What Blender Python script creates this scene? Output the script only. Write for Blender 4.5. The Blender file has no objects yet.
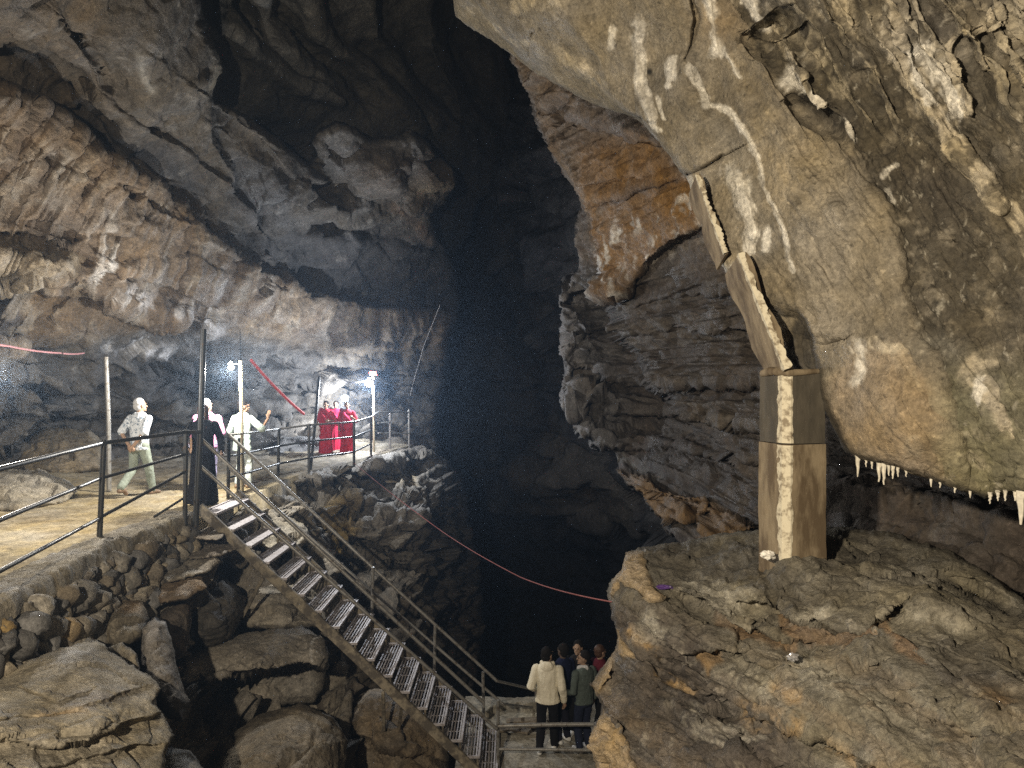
import bpy, math, random
import numpy as np
from mathutils import Vector, Matrix

# ---------------------------------------------------------------- basics
F, CX, CY = 740.0, 512.0, 384.0          # focal length in pixels, image centre
scene = bpy.context.scene
COL = scene.collection
rnd = random.Random(7)


def P(px, py, D):
    """world point at distance D (metres along +Y) seen at pixel px,py; camera at the origin, level"""
    return ((px - CX) * D / F, D, (CY - py) * D / F)


def X_at(px, D):
    return (px - CX) * D / F


def Z_at(py, D):
    return (CY - py) * D / F


# ---------------------------------------------------------------- noise (numpy value noise)
_r = np.random.RandomState(11)
PERM = np.concatenate([_r.permutation(256)] * 3).astype(np.int32)
VAL = (_r.rand(256) * 2 - 1).astype(np.float32)


def vnoise(x, y, z):
    xf = np.floor(x); yf = np.floor(y); zf = np.floor(z)
    u = (x - xf).astype(np.float32); v = (y - yf).astype(np.float32); w = (z - zf).astype(np.float32)
    u = u * u * u * (u * (u * 6 - 15) + 10); v = v * v * v * (v * (v * 6 - 15) + 10); w = w * w * w * (w * (w * 6 - 15) + 10)
    xi = xf.astype(np.int32) & 255; yi = yf.astype(np.int32) & 255; zi = zf.astype(np.int32) & 255
    a0 = PERM[xi]; a1 = PERM[xi + 1]

    def c(a, yy, zz):
        return VAL[PERM[PERM[a + yy] + zz]]
    y1 = yi + 1; z1 = zi + 1
    n00 = c(a0, yi, zi) * (1 - u) + c(a1, yi, zi) * u
    n10 = c(a0, y1, zi) * (1 - u) + c(a1, y1, zi) * u
    n01 = c(a0, yi, z1) * (1 - u) + c(a1, yi, z1) * u
    n11 = c(a0, y1, z1) * (1 - u) + c(a1, y1, z1) * u
    return (n00 * (1 - v) + n10 * v) * (1 - w) + (n01 * (1 - v) + n11 * v) * w


def vnoise2(x, y, s=0):
    xf = np.floor(x); yf = np.floor(y)
    u = (x - xf).astype(np.float32); v = (y - yf).astype(np.float32)
    u = u * u * u * (u * (u * 6 - 15) + 10); v = v * v * v * (v * (v * 6 - 15) + 10)
    xi = xf.astype(np.int32) & 255; yi = yf.astype(np.int32) & 255
    a0 = PERM[xi]; a1 = PERM[xi + 1]

    def c(a, yy):
        return VAL[PERM[PERM[a + yy] + (s & 255)]]
    n0 = c(a0, yi) * (1 - u) + c(a1, yi) * u
    n1 = c(a0, yi + 1) * (1 - u) + c(a1, yi + 1) * u
    return n0 * (1 - v) + n1 * v


def fbm3(W, freq, octv=4, gain=.5, seed=0, aniso=(1, 1, 1)):
    x = W[:, 0] * freq * aniso[0] + seed * 17.3; y = W[:, 1] * freq * aniso[1] + seed * 5.1; z = W[:, 2] * freq * aniso[2] + seed * 9.7
    s = 0; a = 1; t = 0
    for _ in range(octv):
        s = s + a * vnoise(x, y, z); t += a; a *= gain
        x = x * 2.03 + 1.7; y = y * 2.03 + 9.2; z = z * 2.03 + 3.3
    return s / t


def ridged3(W, freq, octv=4, gain=.5, seed=0, aniso=(1, 1, 1)):
    x = W[:, 0] * freq * aniso[0] + seed * 13.3; y = W[:, 1] * freq * aniso[1] + seed * 7.1; z = W[:, 2] * freq * aniso[2] + seed * 3.7
    s = 0; a = 1; t = 0
    for _ in range(octv):
        s = s + a * (1 - 2 * np.abs(vnoise(x, y, z))); t += a; a *= gain
        x = x * 2.03 + 1.7; y = y * 2.03 + 9.2; z = z * 2.03 + 3.3
    return s / t


def fbm2(x, y, octv=4, gain=.5, seed=0):
    s = 0; a = 1; t = 0
    for k in range(octv):
        s = s + a * vnoise2(x, y, seed + k); t += a; a *= gain
        x = x * 2.03 + 5.7; y = y * 2.03 + 2.2
    return s / t


def sstep(a, b, x):
    t = np.clip((x - a) / (b - a), 0, 1)
    return t * t * (3 - 2 * t)


def layers1(t, seed=0, sharp=.18):
    """bedding: piecewise constant noise of t with short ramps between beds"""
    f = np.floor(t); u = t - f
    i = (f.astype(np.int32) + seed * 31) & 255
    a = VAL[PERM[i]]; b = VAL[PERM[i + 1]]
    k = sstep(1 - sharp, 1, u)
    return a * (1 - k) + b * k


def blocks3(W, size, seed=0, jitter=.8):
    """Worley F1 distance and cell value: fractured blocks; size = metres (3)"""
    x = W[:, 0] / size[0]; y = W[:, 1] / size[1]; z = W[:, 2] / size[2]
    xi = np.floor(x).astype(np.int32); yi = np.floor(y).astype(np.int32); zi = np.floor(z).astype(np.int32)
    best = np.full(len(x), 9., np.float32); sec = best.copy(); val = np.zeros(len(x), np.float32); fac = val.copy()
    for dx in (-1, 0, 1):
        for dy in (-1, 0, 1):
            for dz in (-1, 0, 1):
                h = PERM[PERM[PERM[(xi + dx + seed) & 255] + ((yi + dy) & 255)] + ((zi + dz) & 255)]
                cxx = xi + dx + .5 + VAL[h] * .5 * jitter; cyy = yi + dy + .5 + VAL[(h + 71) & 255] * .5 * jitter; czz = zi + dz + .5 + VAL[(h + 151) & 255] * .5 * jitter
                d = (np.abs(x - cxx) ** 2 + np.abs(y - cyy) ** 2 + np.abs(z - czz) ** 2).astype(np.float32)
                m = d < best
                sec = np.where(m, best, np.minimum(sec, d)); val = np.where(m, VAL[(h + 33) & 255], val); best = np.where(m, d, best)
                fac = np.where(m, (x - cxx) * VAL[(h + 11) & 255] + (y - cyy) * VAL[(h + 91) & 255] + (z - czz) * VAL[(h + 201) & 255], fac)
    return np.sqrt(best), np.sqrt(sec), val, fac


def facets(W, size, seed=0, warp=.2, slope=1.3):
    """angular broken faces: every fractured cell is a tilted plane of its own"""
    k = 1.0 / max(size)
    f1, f2, v, fac = blocks3(W + warp * max(size) * np.stack([fbm3(W, k, 3, .5, seed), fbm3(W, k, 3, .5, seed + 4), fbm3(W, k, 3, .5, seed + 8)], 1), size, seed)
    return .5 * v + slope * fac - .25 * sstep(.07, .0, f2 - f1)


# ---------------------------------------------------------------- plane geometry helpers
def near_poly(px, py, pts, closed):
    """distance to a polyline, nearest point, signed side of nearest segment"""
    n = len(pts); best = np.full(px.shape, 1e18); qx = np.zeros_like(px); qy = np.zeros_like(py); side = np.ones_like(px)
    segs = n if closed else n - 1
    for i in range(segs):
        ax, ay = pts[i]; bx, by = pts[(i + 1) % n]
        dx, dy = bx - ax, by - ay; L = dx * dx + dy * dy + 1e-9
        t = np.clip(((px - ax) * dx + (py - ay) * dy) / L, 0, 1)
        ex = ax + t * dx; ey = ay + t * dy
        d = (px - ex) ** 2 + (py - ey) ** 2
        m = d < best
        best = np.where(m, d, best); qx = np.where(m, ex, qx); qy = np.where(m, ey, qy)
        cr = dx * (py - ay) - dy * (px - ax)
        side = np.where(m, np.sign(cr), side)
    return np.sqrt(best), qx, qy, side


def inside(px, py, pts):
    ins = np.zeros(px.shape, bool); n = len(pts)
    for i in range(n):
        x0, y0 = pts[i]; x1, y1 = pts[(i + 1) % n]
        if y0 == y1:
            continue
        c = ((y0 > py) != (y1 > py)) & (px < (x1 - x0) * (py - y0) / (y1 - y0) + x0)
        ins ^= c
    return ins


def rbf(ctrl, lin=True):
    """smooth interpolation of 1/D through control points (px,py,D)"""
    c = np.array(ctrl, float); xy = c[:, :2] / 100.; v = 1.0 / c[:, 2]
    n = len(c)
    d = np.sqrt(((xy[:, None] - xy[None]) ** 2).sum(-1))
    A = np.zeros((n + 3, n + 3)); A[:n, :n] = d; A[:n, n] = 1; A[:n, n + 1:] = xy; A[n, :n] = 1; A[n + 1:, :n] = xy.T
    w = np.linalg.solve(A + np.eye(n + 3) * 1e-9, np.concatenate([v, [0, 0, 0]]))

    def f(px, py):
        x = px / 100.; y = py / 100.
        s = w[n] + w[n + 1] * x + w[n + 2] * y
        for i in range(n):
            s = s + w[i] * np.sqrt((x - xy[i, 0]) ** 2 + (y - xy[i, 1]) ** 2)
        return 1.0 / np.maximum(s, 1 / 120.)
    return f


class Canvas:
    """pixel-plane masks with natural (warped) outlines"""
    def __init__(s, px, py, warp=5, wf=.03, seed=0):
        s.px0, s.py0 = px, py
        s.px = px + warp * fbm2(px * wf, py * wf, 4, .6, seed) ; s.py = py + warp * fbm2(px * wf + 40, py * wf, 4, .6, seed + 9)

    def stroke(s, pts, w, soft=1.0):
        d, _, _, _ = near_poly(s.px, s.py, pts, False)
        return np.exp(-(d / w) ** 2 * soft)

    def taper(s, pts, w0, w1):
        d, qx, qy, _ = near_poly(s.px, s.py, pts, False)
        L = math.hypot(pts[-1][0] - pts[0][0], pts[-1][1] - pts[0][1]) + 1e-6
        t = np.clip(np.hypot(qx - pts[0][0], qy - pts[0][1]) / L, 0, 1)
        return sstep(1.25, .75, d / (w0 * (1 - t) + w1 * t))

    def drip(s, pts, w0, w1, nz):
        """a run of calcite: ragged edges and gaps where the noise eats into it"""
        d, qx, qy, _ = near_poly(s.px, s.py, pts, False)
        L = math.hypot(pts[-1][0] - pts[0][0], pts[-1][1] - pts[0][1]) + 1e-6
        t = np.clip(np.hypot(qx - pts[0][0], qy - pts[0][1]) / L, 0, 1)
        g = np.exp(-(d / (1.15 * (w0 * (1 - t) + w1 * t) + .6)) ** 2)
        return sstep(.32, .85, g + .75 * nz * (1.2 - g)) * sstep(.04, .35, g)

    def region(s, pts, soft=6):
        d, _, _, _ = near_poly(s.px, s.py, pts, True)
        sd = np.where(inside(s.px, s.py, pts), d, -d)
        return sstep(-soft, soft, sd)

    def step(s, pts, w, reach):
        """1 on the right-hand side (walking the polyline, y down) falling off with distance, 0 on the other"""
        d, _, _, side = near_poly(s.px, s.py, pts, False)
        sd = d * side
        return sstep(-w, w, sd) * np.exp(-(np.maximum(sd, 0) / reach) ** 2)

    def blob(s, cx, cy, rx, ry, rot=0, pw=1.0):
        c, n = math.cos(math.radians(rot)), math.sin(math.radians(rot))
        u = ((s.px - cx) * c + (s.py - cy) * n) / rx; v = (-(s.px - cx) * n + (s.py - cy) * c) / ry
        return np.exp(-(u * u + v * v) ** pw)


# ---------------------------------------------------------------- object bookkeeping
def tag(o, label=None, cat=None, group=None, kind=None):
    if label: o['label'] = label
    if cat: o['category'] = cat
    if group: o['group'] = group
    if kind: o['kind'] = kind
    return o


def link(name, me, mat=None, parent=None, smooth=True):
    o = bpy.data.objects.new(name, me); COL.objects.link(o)
    if mat is not None:
        me.materials.append(mat)
    if smooth:
        me.polygons.foreach_set('use_smooth', np.ones(len(me.polygons), bool))
    if parent is not None:
        o.parent = parent
    return o


def empty(name, loc=(0, 0, 0), rz=0):
    o = bpy.data.objects.new(name, None); COL.objects.link(o); o.location = loc; o.rotation_euler = (0, 0, rz)
    o.empty_display_size = .2
    return o


def mesh_np(name, V, Q, attrs=None):
    me = bpy.data.meshes.new(name)
    V = np.asarray(V, np.float32); Q = np.asarray(Q, np.int32)
    me.vertices.add(len(V)); me.vertices.foreach_set('co', V.ravel())
    k = Q.shape[1]
    me.loops.add(Q.size); me.loops.foreach_set('vertex_index', Q.ravel())
    me.polygons.add(len(Q)); me.polygons.foreach_set('loop_start', np.arange(0, Q.size, k, dtype=np.int32))
    me.polygons.foreach_set('loop_total', np.full(len(Q), k, np.int32))
    me.update(calc_edges=True)
    for n, a in (attrs or {}).items():
        a = np.asarray(a, np.float32)
        if a.ndim == 2:
            at = me.attributes.new(n, 'FLOAT_COLOR', 'POINT')
            at.data.foreach_set('color', np.concatenate([a, np.ones((len(a), 1), np.float32)], 1).ravel())
        else:
            at = me.attributes.new(n, 'FLOAT', 'POINT'); at.data.foreach_set('value', a)
    me.validate()
    return me


def grid_normals(W, ny, nx):
    G = W.reshape(ny, nx, 3)
    du = np.gradient(G, axis=1); dv = np.gradient(G, axis=0)
    n = np.cross(du, dv); n /= np.linalg.norm(n, axis=2, keepdims=True) + 1e-9
    N = n.reshape(-1, 3)
    s = np.sign((N * W).sum(1)); N = -N * np.where(s == 0, 1, s)[:, None]      # face the camera side
    return N


def rock_patch(name, poly, ctrl, mat, sculpt=None, disp=None, albedo=None, step=1.4, edge=(10, .4), thick=(14, 2.0), warp=(3, .05), seed=0, label=None, cat=None, kind='structure', parent=None, fadew=10):
    xs = [p[0] for p in poly]; ys = [p[1] for p in poly]; m = thick[0] + 4
    nx = int((max(xs) - min(xs) + 2 * m) / step) + 1; ny = int((max(ys) - min(ys) + 2 * m) / step) + 1
    gx, gy = np.meshgrid(np.linspace(min(xs) - m, max(xs) + m, nx), np.linspace(min(ys) - m, max(ys) + m, ny))
    px = gx.ravel(); py = gy.ravel()
    wx = warp[0] * fbm2(px * warp[1], py * warp[1], 4, .6, seed + 3); wy = warp[0] * fbm2(px * warp[1] + 31, py * warp[1], 4, .6, seed + 5)
    d, qx, qy, _ = near_poly(px + wx, py + wy, poly, True)
    ins = inside(px + wx, py + wy, poly)
    out = ~ins
    cpx = np.where(out, qx - wx, px); cpy = np.where(out, qy - wy, py)
    D = rbf(ctrl)(cpx, cpy)
    cv = Canvas(cpx, cpy, seed=seed)
    if sculpt:
        D = D + sculpt(cv)
    sd = np.where(ins, d, 0)
    t = np.clip(1 - sd / edge[0], 0, 1)
    D = D + edge[1] * (1 - np.sqrt(1 - np.minimum(t, .999) ** 2))
    D = D + np.where(out, np.clip(d / thick[0], 0, 1.3) * thick[1], 0)
    D = np.maximum(D, .5)
    W = np.stack([(cpx - CX) * D / F, D, (CY - cpy) * D / F], 1)
    if disp:
        N = grid_normals(W, ny, nx)
        # smooth the normals a little so that noise grows as lumps, not spikes
        G = N.reshape(ny, nx, 3)
        for _ in range(6):
            G = (G + np.roll(G, 1, 0) + np.roll(G, -1, 0) + np.roll(G, 1, 1) + np.roll(G, -1, 1)) / 5
        N = G.reshape(-1, 3); N /= np.linalg.norm(N, axis=1, keepdims=True) + 1e-9
        fade = np.where(out, .12, .12 + .88 * sstep(0, min(fadew, edge[0] + 6) if fadew <= 10 else fadew, d))
        W = W + N * (disp(W, cv) * fade)[:, None]
    A = albedo(W, cv) if albedo else np.full((len(W), 3), .2)
    keep = (ins | (d < thick[0])).reshape(ny, nx)
    kq = keep[:-1, :-1] & keep[1:, :-1] & keep[:-1, 1:] & keep[1:, 1:]
    idx = np.arange(ny * nx).reshape(ny, nx)
    Q = np.stack([idx[:-1, :-1][kq], idx[1:, :-1][kq], idx[1:, 1:][kq], idx[:-1, 1:][kq]], 1)
    used = np.unique(Q); remap = np.zeros(ny * nx, np.int32); remap[used] = np.arange(len(used))
    me = mesh_np(name, W[used], remap[Q], {'alb': A[used]})
    o = link(name, me, mat, parent)
    if kind: o['kind'] = kind
    if label: tag(o, label, cat)
    return o


def paint(A, mask, col):
    m = np.clip(mask, 0, 1)[:, None]
    return A * (1 - m) + np.array(col)[None] * m


def base_alb(n, col):
    return np.tile(np.array(col, float), (n, 1))


# ---------------------------------------------------------------- materials
def mat_new(name):
    m = bpy.data.materials.new(name); m.use_nodes = True
    nt = m.node_tree; b = nt.nodes['Principled BSDF']
    return m, nt, b


def rock_mat(name, scale=6., bump=.35, dist=.03, rough=(.55, .95), spec=.35, var=(.55, 1.3), pits=.45, crust=1.7):
    """rock: the mesh's own mineral colour, broken up by grain, lichen-sized speckle and bump"""
    m, nt, b = mat_new(name); N = nt.nodes.new; L = nt.links.new
    at = N('ShaderNodeAttribute'); at.attribute_name = 'alb'
    tc = N('ShaderNodeTexCoord')
    n1 = N('ShaderNodeTexNoise'); n1.inputs['Scale'].default_value = scale; n1.inputs['Detail'].default_value = 9; n1.inputs['Roughness'].default_value = .68
    n2 = N('ShaderNodeTexNoise'); n2.inputs['Scale'].default_value = scale * .27; n2.inputs['Detail'].default_value = 5; n2.inputs['Roughness'].default_value = .6
    n3 = N('ShaderNodeTexNoise'); n3.inputs['Scale'].default_value = scale * 5.5; n3.inputs['Detail'].default_value = 4; n3.inputs['Roughness'].default_value = .75
    for n in (n1, n2, n3): L(tc.outputs['Object'], n.inputs['Vector'])
    r1 = N('ShaderNodeMapRange'); r1.inputs['From Min'].default_value = .3; r1.inputs['From Max'].default_value = .7; r1.inputs['To Min'].default_value = var[0]; r1.inputs['To Max'].default_value = var[1]
    L(n1.outputs['Fac'], r1.inputs['Value'])
    r3 = N('ShaderNodeMapRange'); r3.inputs['From Min'].default_value = .35; r3.inputs['From Max'].default_value = .68; r3.inputs['To Min'].default_value = .66; r3.inputs['To Max'].default_value = 1.3
    L(n3.outputs['Fac'], r3.inputs['Value'])
    mu = N('ShaderNodeMath'); mu.operation = 'MULTIPLY'; L(r1.outputs[0], mu.inputs[0]); L(r3.outputs[0], mu.inputs[1])
    # dark pits and pale mineral crust, a few millimetres to centimetres across
    n4 = N('ShaderNodeTexNoise'); n4.inputs['Scale'].default_value = scale * 2.3; n4.inputs['Detail'].default_value = 7; n4.inputs['Roughness'].default_value = .8
    L(tc.outputs['Object'], n4.inputs['Vector'])
    pit = N('ShaderNodeMapRange'); pit.inputs['From Min'].default_value = .36; pit.inputs['From Max'].default_value = .43; pit.inputs['To Min'].default_value = pits; pit.inputs['To Max'].default_value = 1
    L(n4.outputs['Fac'], pit.inputs['Value'])
    cru = N('ShaderNodeMapRange'); cru.inputs['From Min'].default_value = .57; cru.inputs['From Max'].default_value = .68; cru.inputs['To Min'].default_value = 1; cru.inputs['To Max'].default_value = crust
    L(n4.outputs['Fac'], cru.inputs['Value'])
    m4 = N('ShaderNodeMath'); m4.operation = 'MULTIPLY'; L(pit.outputs[0], m4.inputs[0]); L(cru.outputs[0], m4.inputs[1])
    m5 = N('ShaderNodeMath'); m5.operation = 'MULTIPLY'; L(mu.outputs[0], m5.inputs[0]); L(m4.outputs[0], m5.inputs[1]); mu = m5
    hs = N('ShaderNodeHueSaturation'); L(at.outputs['Color'], hs.inputs['Color']); L(mu.outputs[0], hs.inputs['Value'])
    r2 = N('ShaderNodeMapRange'); r2.inputs['From Min'].default_value = .35; r2.inputs['From Max'].default_value = .65; r2.inputs['To Min'].default_value = .65; r2.inputs['To Max'].default_value = 1.05
    L(n2.outputs['Fac'], r2.inputs['Value']); L(r2.outputs[0], hs.inputs['Saturation'])
    L(hs.outputs['Color'], b.inputs['Base Color'])
    rr = N('ShaderNodeMapRange'); rr.inputs['From Min'].default_value = .35; rr.inputs['From Max'].default_value = .62; rr.inputs['To Min'].default_value = rough[0]; rr.inputs['To Max'].default_value = rough[1]
    L(n2.outputs['Fac'], rr.inputs['Value']); L(rr.outputs[0], b.inputs['Roughness'])
    b.inputs['Specular IOR Level'].default_value = spec
    ad = N('ShaderNodeMath'); ad.operation = 'MULTIPLY_ADD'; L(n3.outputs['Fac'], ad.inputs[0]); ad.inputs[1].default_value = .35; L(n1.outputs['Fac'], ad.inputs[2])
    bp = N('ShaderNodeBump'); bp.inputs['Strength'].default_value = bump; bp.inputs['Distance'].default_value = dist
    ad2 = N('ShaderNodeMath'); ad2.operation = 'MULTIPLY_ADD'; L(n4.outputs['Fac'], ad2.inputs[0]); ad2.inputs[1].default_value = .6; L(ad.outputs[0], ad2.inputs[2])
    L(ad2.outputs[0], bp.inputs['Height']); L(bp.outputs['Normal'], b.inputs['Normal'])
    return m


def plain_mat(name, col, rough=.6, metal=0., var=.25, scale=12., bump=.1, spec=.4, col2=None, thr=(.45, .6), stretch=1.0):
    m, nt, b = mat_new(name); N = nt.nodes.new; L = nt.links.new
    tc = N('ShaderNodeTexCoord')
    n1 = N('ShaderNodeTexNoise'); n1.inputs['Scale'].default_value = scale; n1.inputs['Detail'].default_value = 6; n1.inputs['Roughness'].default_value = .65
    mp = N('ShaderNodeMapping'); mp.inputs['Scale'].default_value = (1, 1, stretch); L(tc.outputs['Object'], mp.inputs['Vector']); L(mp.outputs[0], n1.inputs['Vector'])
    mx = N('ShaderNodeMix'); mx.data_type = 'RGBA'
    c2 = col2 or tuple(c * (1 - var) for c in col); c1 = col if col2 else tuple(min(1, c * (1 + var * .6)) for c in col)
    mx.inputs[6].default_value = (*c1, 1); mx.inputs[7].default_value = (*c2, 1)
    mr = N('ShaderNodeMapRange'); mr.inputs['From Min'].default_value = thr[0] if col2 else .3; mr.inputs['From Max'].default_value = thr[1] if col2 else .7
    L(n1.outputs['Fac'], mr.inputs['Value']); L(mr.outputs[0], mx.inputs[0])
    L(mx.outputs[2], b.inputs['Base Color'])
    b.inputs['Roughness'].default_value = rough; b.inputs['Metallic'].default_value = metal; b.inputs['Specular IOR Level'].default_value = spec
    if bump:
        bp = N('ShaderNodeBump'); bp.inputs['Strength'].default_value = bump; bp.inputs['Distance'].default_value = .01
        L(n1.outputs['Fac'], bp.inputs['Height']); L(bp.outputs['Normal'], b.inputs['Normal'])
    return m


def emit_mat(name, col, s):
    m, nt, b = mat_new(name)
    b.inputs['Base Color'].default_value = (*col, 1); b.inputs['Emission Color'].default_value = (*col, 1); b.inputs['Emission Strength'].default_value = s; m.cycles.emission_sampling = 'NONE'
    return m
# ================================================================ ROCK
M_FAR = rock_mat('cave_rock_far', scale=1.6, bump=.8, dist=.14)
M_WALL = rock_mat('cave_rock', scale=3.0, bump=.8, dist=.08)
M_STRATA = rock_mat('bedded_rock', scale=3.6, bump=.75, dist=.06, rough=(.45, .95))
M_SLAB = rock_mat('flowstone_rock', scale=6., bump=.8, dist=.035, rough=(.5, .95), spec=.4)
M_LEDGE = rock_mat('ledge_rock', scale=8., bump=.9, dist=.035, rough=(.55, .95))
M_BOULDER = rock_mat('boulder_rock', scale=5.5, bump=.9, dist=.04)
M_DIRT = rock_mat('trodden_dirt', scale=4., bump=.5, dist=.03, rough=(.8, 1), spec=.15)


def rev(p):
    return list(reversed(p))


# ---------------------------------------------------------------- left wall of the cave
def left_wall():
    poly = [(-220, 520), (-220, -260), (196, -260), (197, -30), (200, 0), (205, 22), (213, 45), (222, 68), (216, 85), (211, 97), (228, 104), (262, 127), (292, 152), (309, 166), (318, 158), (312, 142), (320, 128),
            (338, 122), (352, 128), (372, 139), (395, 137), (410, 131), (425, 138), (433, 152), (450, 166), (456, 184), (442, 200), (432, 214), (434, 236), (446, 250), (456, 275), (460, 300), (455, 325), (448, 345), (444, 380), (438, 440), (436, 520)]
    ctrl = [(-150, 480, 14), (0, 470, 16), (100, 470, 17.3), (200, 462, 19.5), (300, 446, 23.8), (400, 442, 27), (470, 442, 30), (0, 415, 17), (100, 410, 18.5), (200, 410, 21), (300, 400, 25.8), (400, 400, 28.5),
            (0, 370, 14), (60, 350, 15.2), (150, 335, 17), (220, 330, 19), (320, 335, 23.5), (400, 345, 27.3), (450, 350, 30), (0, 260, 12.3), (100, 265, 13.7), (200, 285, 17), (300, 305, 22), (400, 322, 26.5), (450, 335, 29.5),
            (0, 100, 10.5), (100, 170, 12.8), (200, 222, 16.3), (260, 262, 19), (330, 298, 23), (400, 308, 26.3), (0, 60, 10.8), (100, 120, 12.8), (180, 185, 15.8), (250, 230, 19.2), (0, 0, 9.3), (100, 40, 11.3), (200, 60, 14), (200, 0, 13),
            (150, 110, 13.4), (210, 140, 15.5), (260, 160, 17.5), (310, 190, 20), (330, 150, 20.5), (350, 170, 21), (400, 190, 22.5), (430, 170, 24), (440, 220, 25.5), (300, 250, 22.5), (380, 270, 25.5), (430, 280, 28),
            (-150, 200, 10), (-150, 0, 8), (-150, -150, 6.5), (100, -150, 8.5), (300, -150, 13), (-220, 500, 12)]
    R = [(-80, 50), (0, 83), (35, 97), (75, 124), (100, 152), (165, 187), (205, 218), (240, 258), (290, 280), (330, 297), (400, 307), (460, 313)]
    LIP = [(-60, 290), (25, 288), (60, 300), (100, 300), (130, 322), (200, 332), (240, 330), (330, 345), (440, 352)]
    MIDL = [(-60, 228), (0, 231), (40, 238), (80, 252), (140, 280), (220, 310), (300, 332)]
    E = [(200, -20), (202, 15), (210, 40), (222, 66), (217, 82), (210, 98), (212, 130), (225, 160), (240, 190), (252, 215)]
    RIB = [(222, 104), (262, 129), (300, 160), (322, 186)]
    CR = [(60, 18), (85, 42), (102, 68), (115, 102), (135, 118), (180, 140), (210, 165), (228, 182)]
    TOPB = [(-40, 10), (10, 22), (45, 50), (75, 72), (95, 95), (108, 112)]
    band = R + rev([(-80, 345), (20, 350), (80, 335), (130, 328), (200, 335), (240, 335), (330, 350), (460, 356)])
    out1 = [(-120, 340), (20, 345), (46, 362), (58, 386), (50, 392), (-120, 394)]
    out2 = [(-120, 396), (48, 397), (55, 415), (38, 428), (18, 448), (-120, 452)]

    def flute(cv):
        k = np.interp(cv.px, [0, 120, 220, 330, 440], [.55, .5, .38, .15, .05])
        u = cv.px + k * (cv.py - 250)
        wob = 5 * fbm2(cv.px * .02, cv.py * .03, 3, .5, 4)
        a = 1 - np.abs(fbm2((u + wob) / 11, cv.py / 95, 3, .55, 21)) * 2.4
        b = 1 - np.abs(fbm2((u + wob) / 27, cv.py / 120, 2, .5, 51)) * 2.4
        return a * .6 + b * .7

    def sculpt(cv):
        d = 0
        d = d + .9 * cv.step(rev(R), 4, 42)
        d = d + .5 * cv.step(MIDL, 3, 18) - .25 * cv.stroke([(p[0], p[1] + 24) for p in MIDL], 16)
        d = d + .7 * cv.step(LIP, 4, 60)
        d = d + .8 * cv.step(rev(E), 3, 34)
        d = d + .7 * cv.step(rev(RIB), 3, 30)
        d = d + .3 * cv.step(rev(CR), 2.5, 20) + .3 * cv.stroke(CR, 2.2)
        d = d + .35 * cv.step(TOPB, 2.5, 16) + .3 * cv.step([(p[0] + 8, p[1] + 30) for p in TOPB], 2.5, 14)
        for c in ((335, 150, 30, 24, 0, -.35), (398, 168, 46, 34, 10, -.5), (270, 195, 50, 26, 40, -.5), (160, 70, 50, 60, 0, -.35), (300, 205, 40, 30, 20, -.4), (325, 238, 45, 14, 8, -.4), (205, 82, 18, 10, -20, -.4),
                  (60, 265, 50, 18, 10, -.35), (350, 258, 50, 14, 5, -.5), (230, 265, 40, 40, 40, -.3)):
            d = d + c[5] * cv.blob(*c[:5])
        d = d + .5 * cv.stroke([(300, 232), (340, 226), (400, 240), (440, 250)], 6)
        d = d + .35 * cv.step([(230, 115), (260, 140), (290, 175)], 2, 12)
        g = sstep(340, 390, cv.py)
        flm = np.clip(cv.region(band, 10), 0, 1)
        d = d - .13 * flute(cv) * flm * np.interp(cv.px, [0, 200, 400], [1, 1.25, 1.5])
        d = d - 1.5 * cv.region(out1, 2) - 1.7 * cv.region(out2, 2)
        d = d + 1.4 * cv.blob(185, 385, 36, 20, 0, 2) + .9 * cv.blob(260, 420, 30, 14, 0, 2)
        for q, a in (([(60, 418), (130, 416), (190, 425), (250, 420), (300, 410)], .6), ([(100, 380), (160, 372)], .4), ([(200, 352), (260, 356), (330, 362), (430, 368)], .4), ([(230, 378), (300, 382), (360, 392), (430, 398)], .45), ([(60, 440), (140, 446), (230, 440)], .5)):
            d = d + a * cv.step(q, 2, 14)
        return d

    def disp(W, cv):
        low = sstep(340, 370, cv.py)
        t = W[:, 2] * 3.2 + 1.1 * fbm3(W, .35, 3)
        s = layers1(t, 3, .25) * .5 + layers1(t * 2.7, 5, .3) * .25
        bl = facets(W, (1.3, 1.3, .5), 3)
        flat = sstep(60, 130, cv.px) * sstep(235, 200, cv.px) * sstep(150, 90, cv.py)
        d = .36 * fbm3(W, .42, 5, .5, 1) + .07 * ridged3(W, 1.6, 4, .55, 2) * (1 - .5 * flat)
        dia = layers1((W[:, 2] * .8 + W[:, 0] * .45) * 1.5 + 1.2 * fbm3(W, .4, 3, .5, 8), 9, .3)
        up = sstep(250, 180, cv.py) * (1 - .75 * flat)
        d = d + low * (.28 * s + .3 * bl) + .14 * facets(W, (1.6, 1.6, .9), 17) * (1 - .6 * flat) * (1 + 1.2 * sstep(290, 330, cv.px) * sstep(250, 200, cv.py)) + .04 * facets(W, (.6, .6, .5), 18) + up * .16 * dia
        return d

    def alb(W, cv):
        n = len(W); A = base_alb(n, (.11, .093, .073))
        nz = fbm3(W, .6, 5, .55, 4); nf = fbm3(W, 2.2, 4, .6, 6); fl = flute(cv)
        tan = cv.region(band, 12)
        A = paint(A, sstep(-.25, .35, nz) * .6, (.15, .127, .097))
        left = sstep(240, 60, cv.px) * sstep(260, 60, cv.py)
        A = paint(A, left * .8, (.135, .1, .062))
        A = paint(A, cv.region([(100, -40), (205, -40), (222, 70), (210, 100), (235, 170), (130, 120), (100, 60)], 14) * .8, (.105, .088, .066))
        A = paint(A, tan * .85, (.215, .15, .088))
        A = paint(A, tan * sstep(.1, .5, nz) * .6, (.2, .14, .09))
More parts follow.
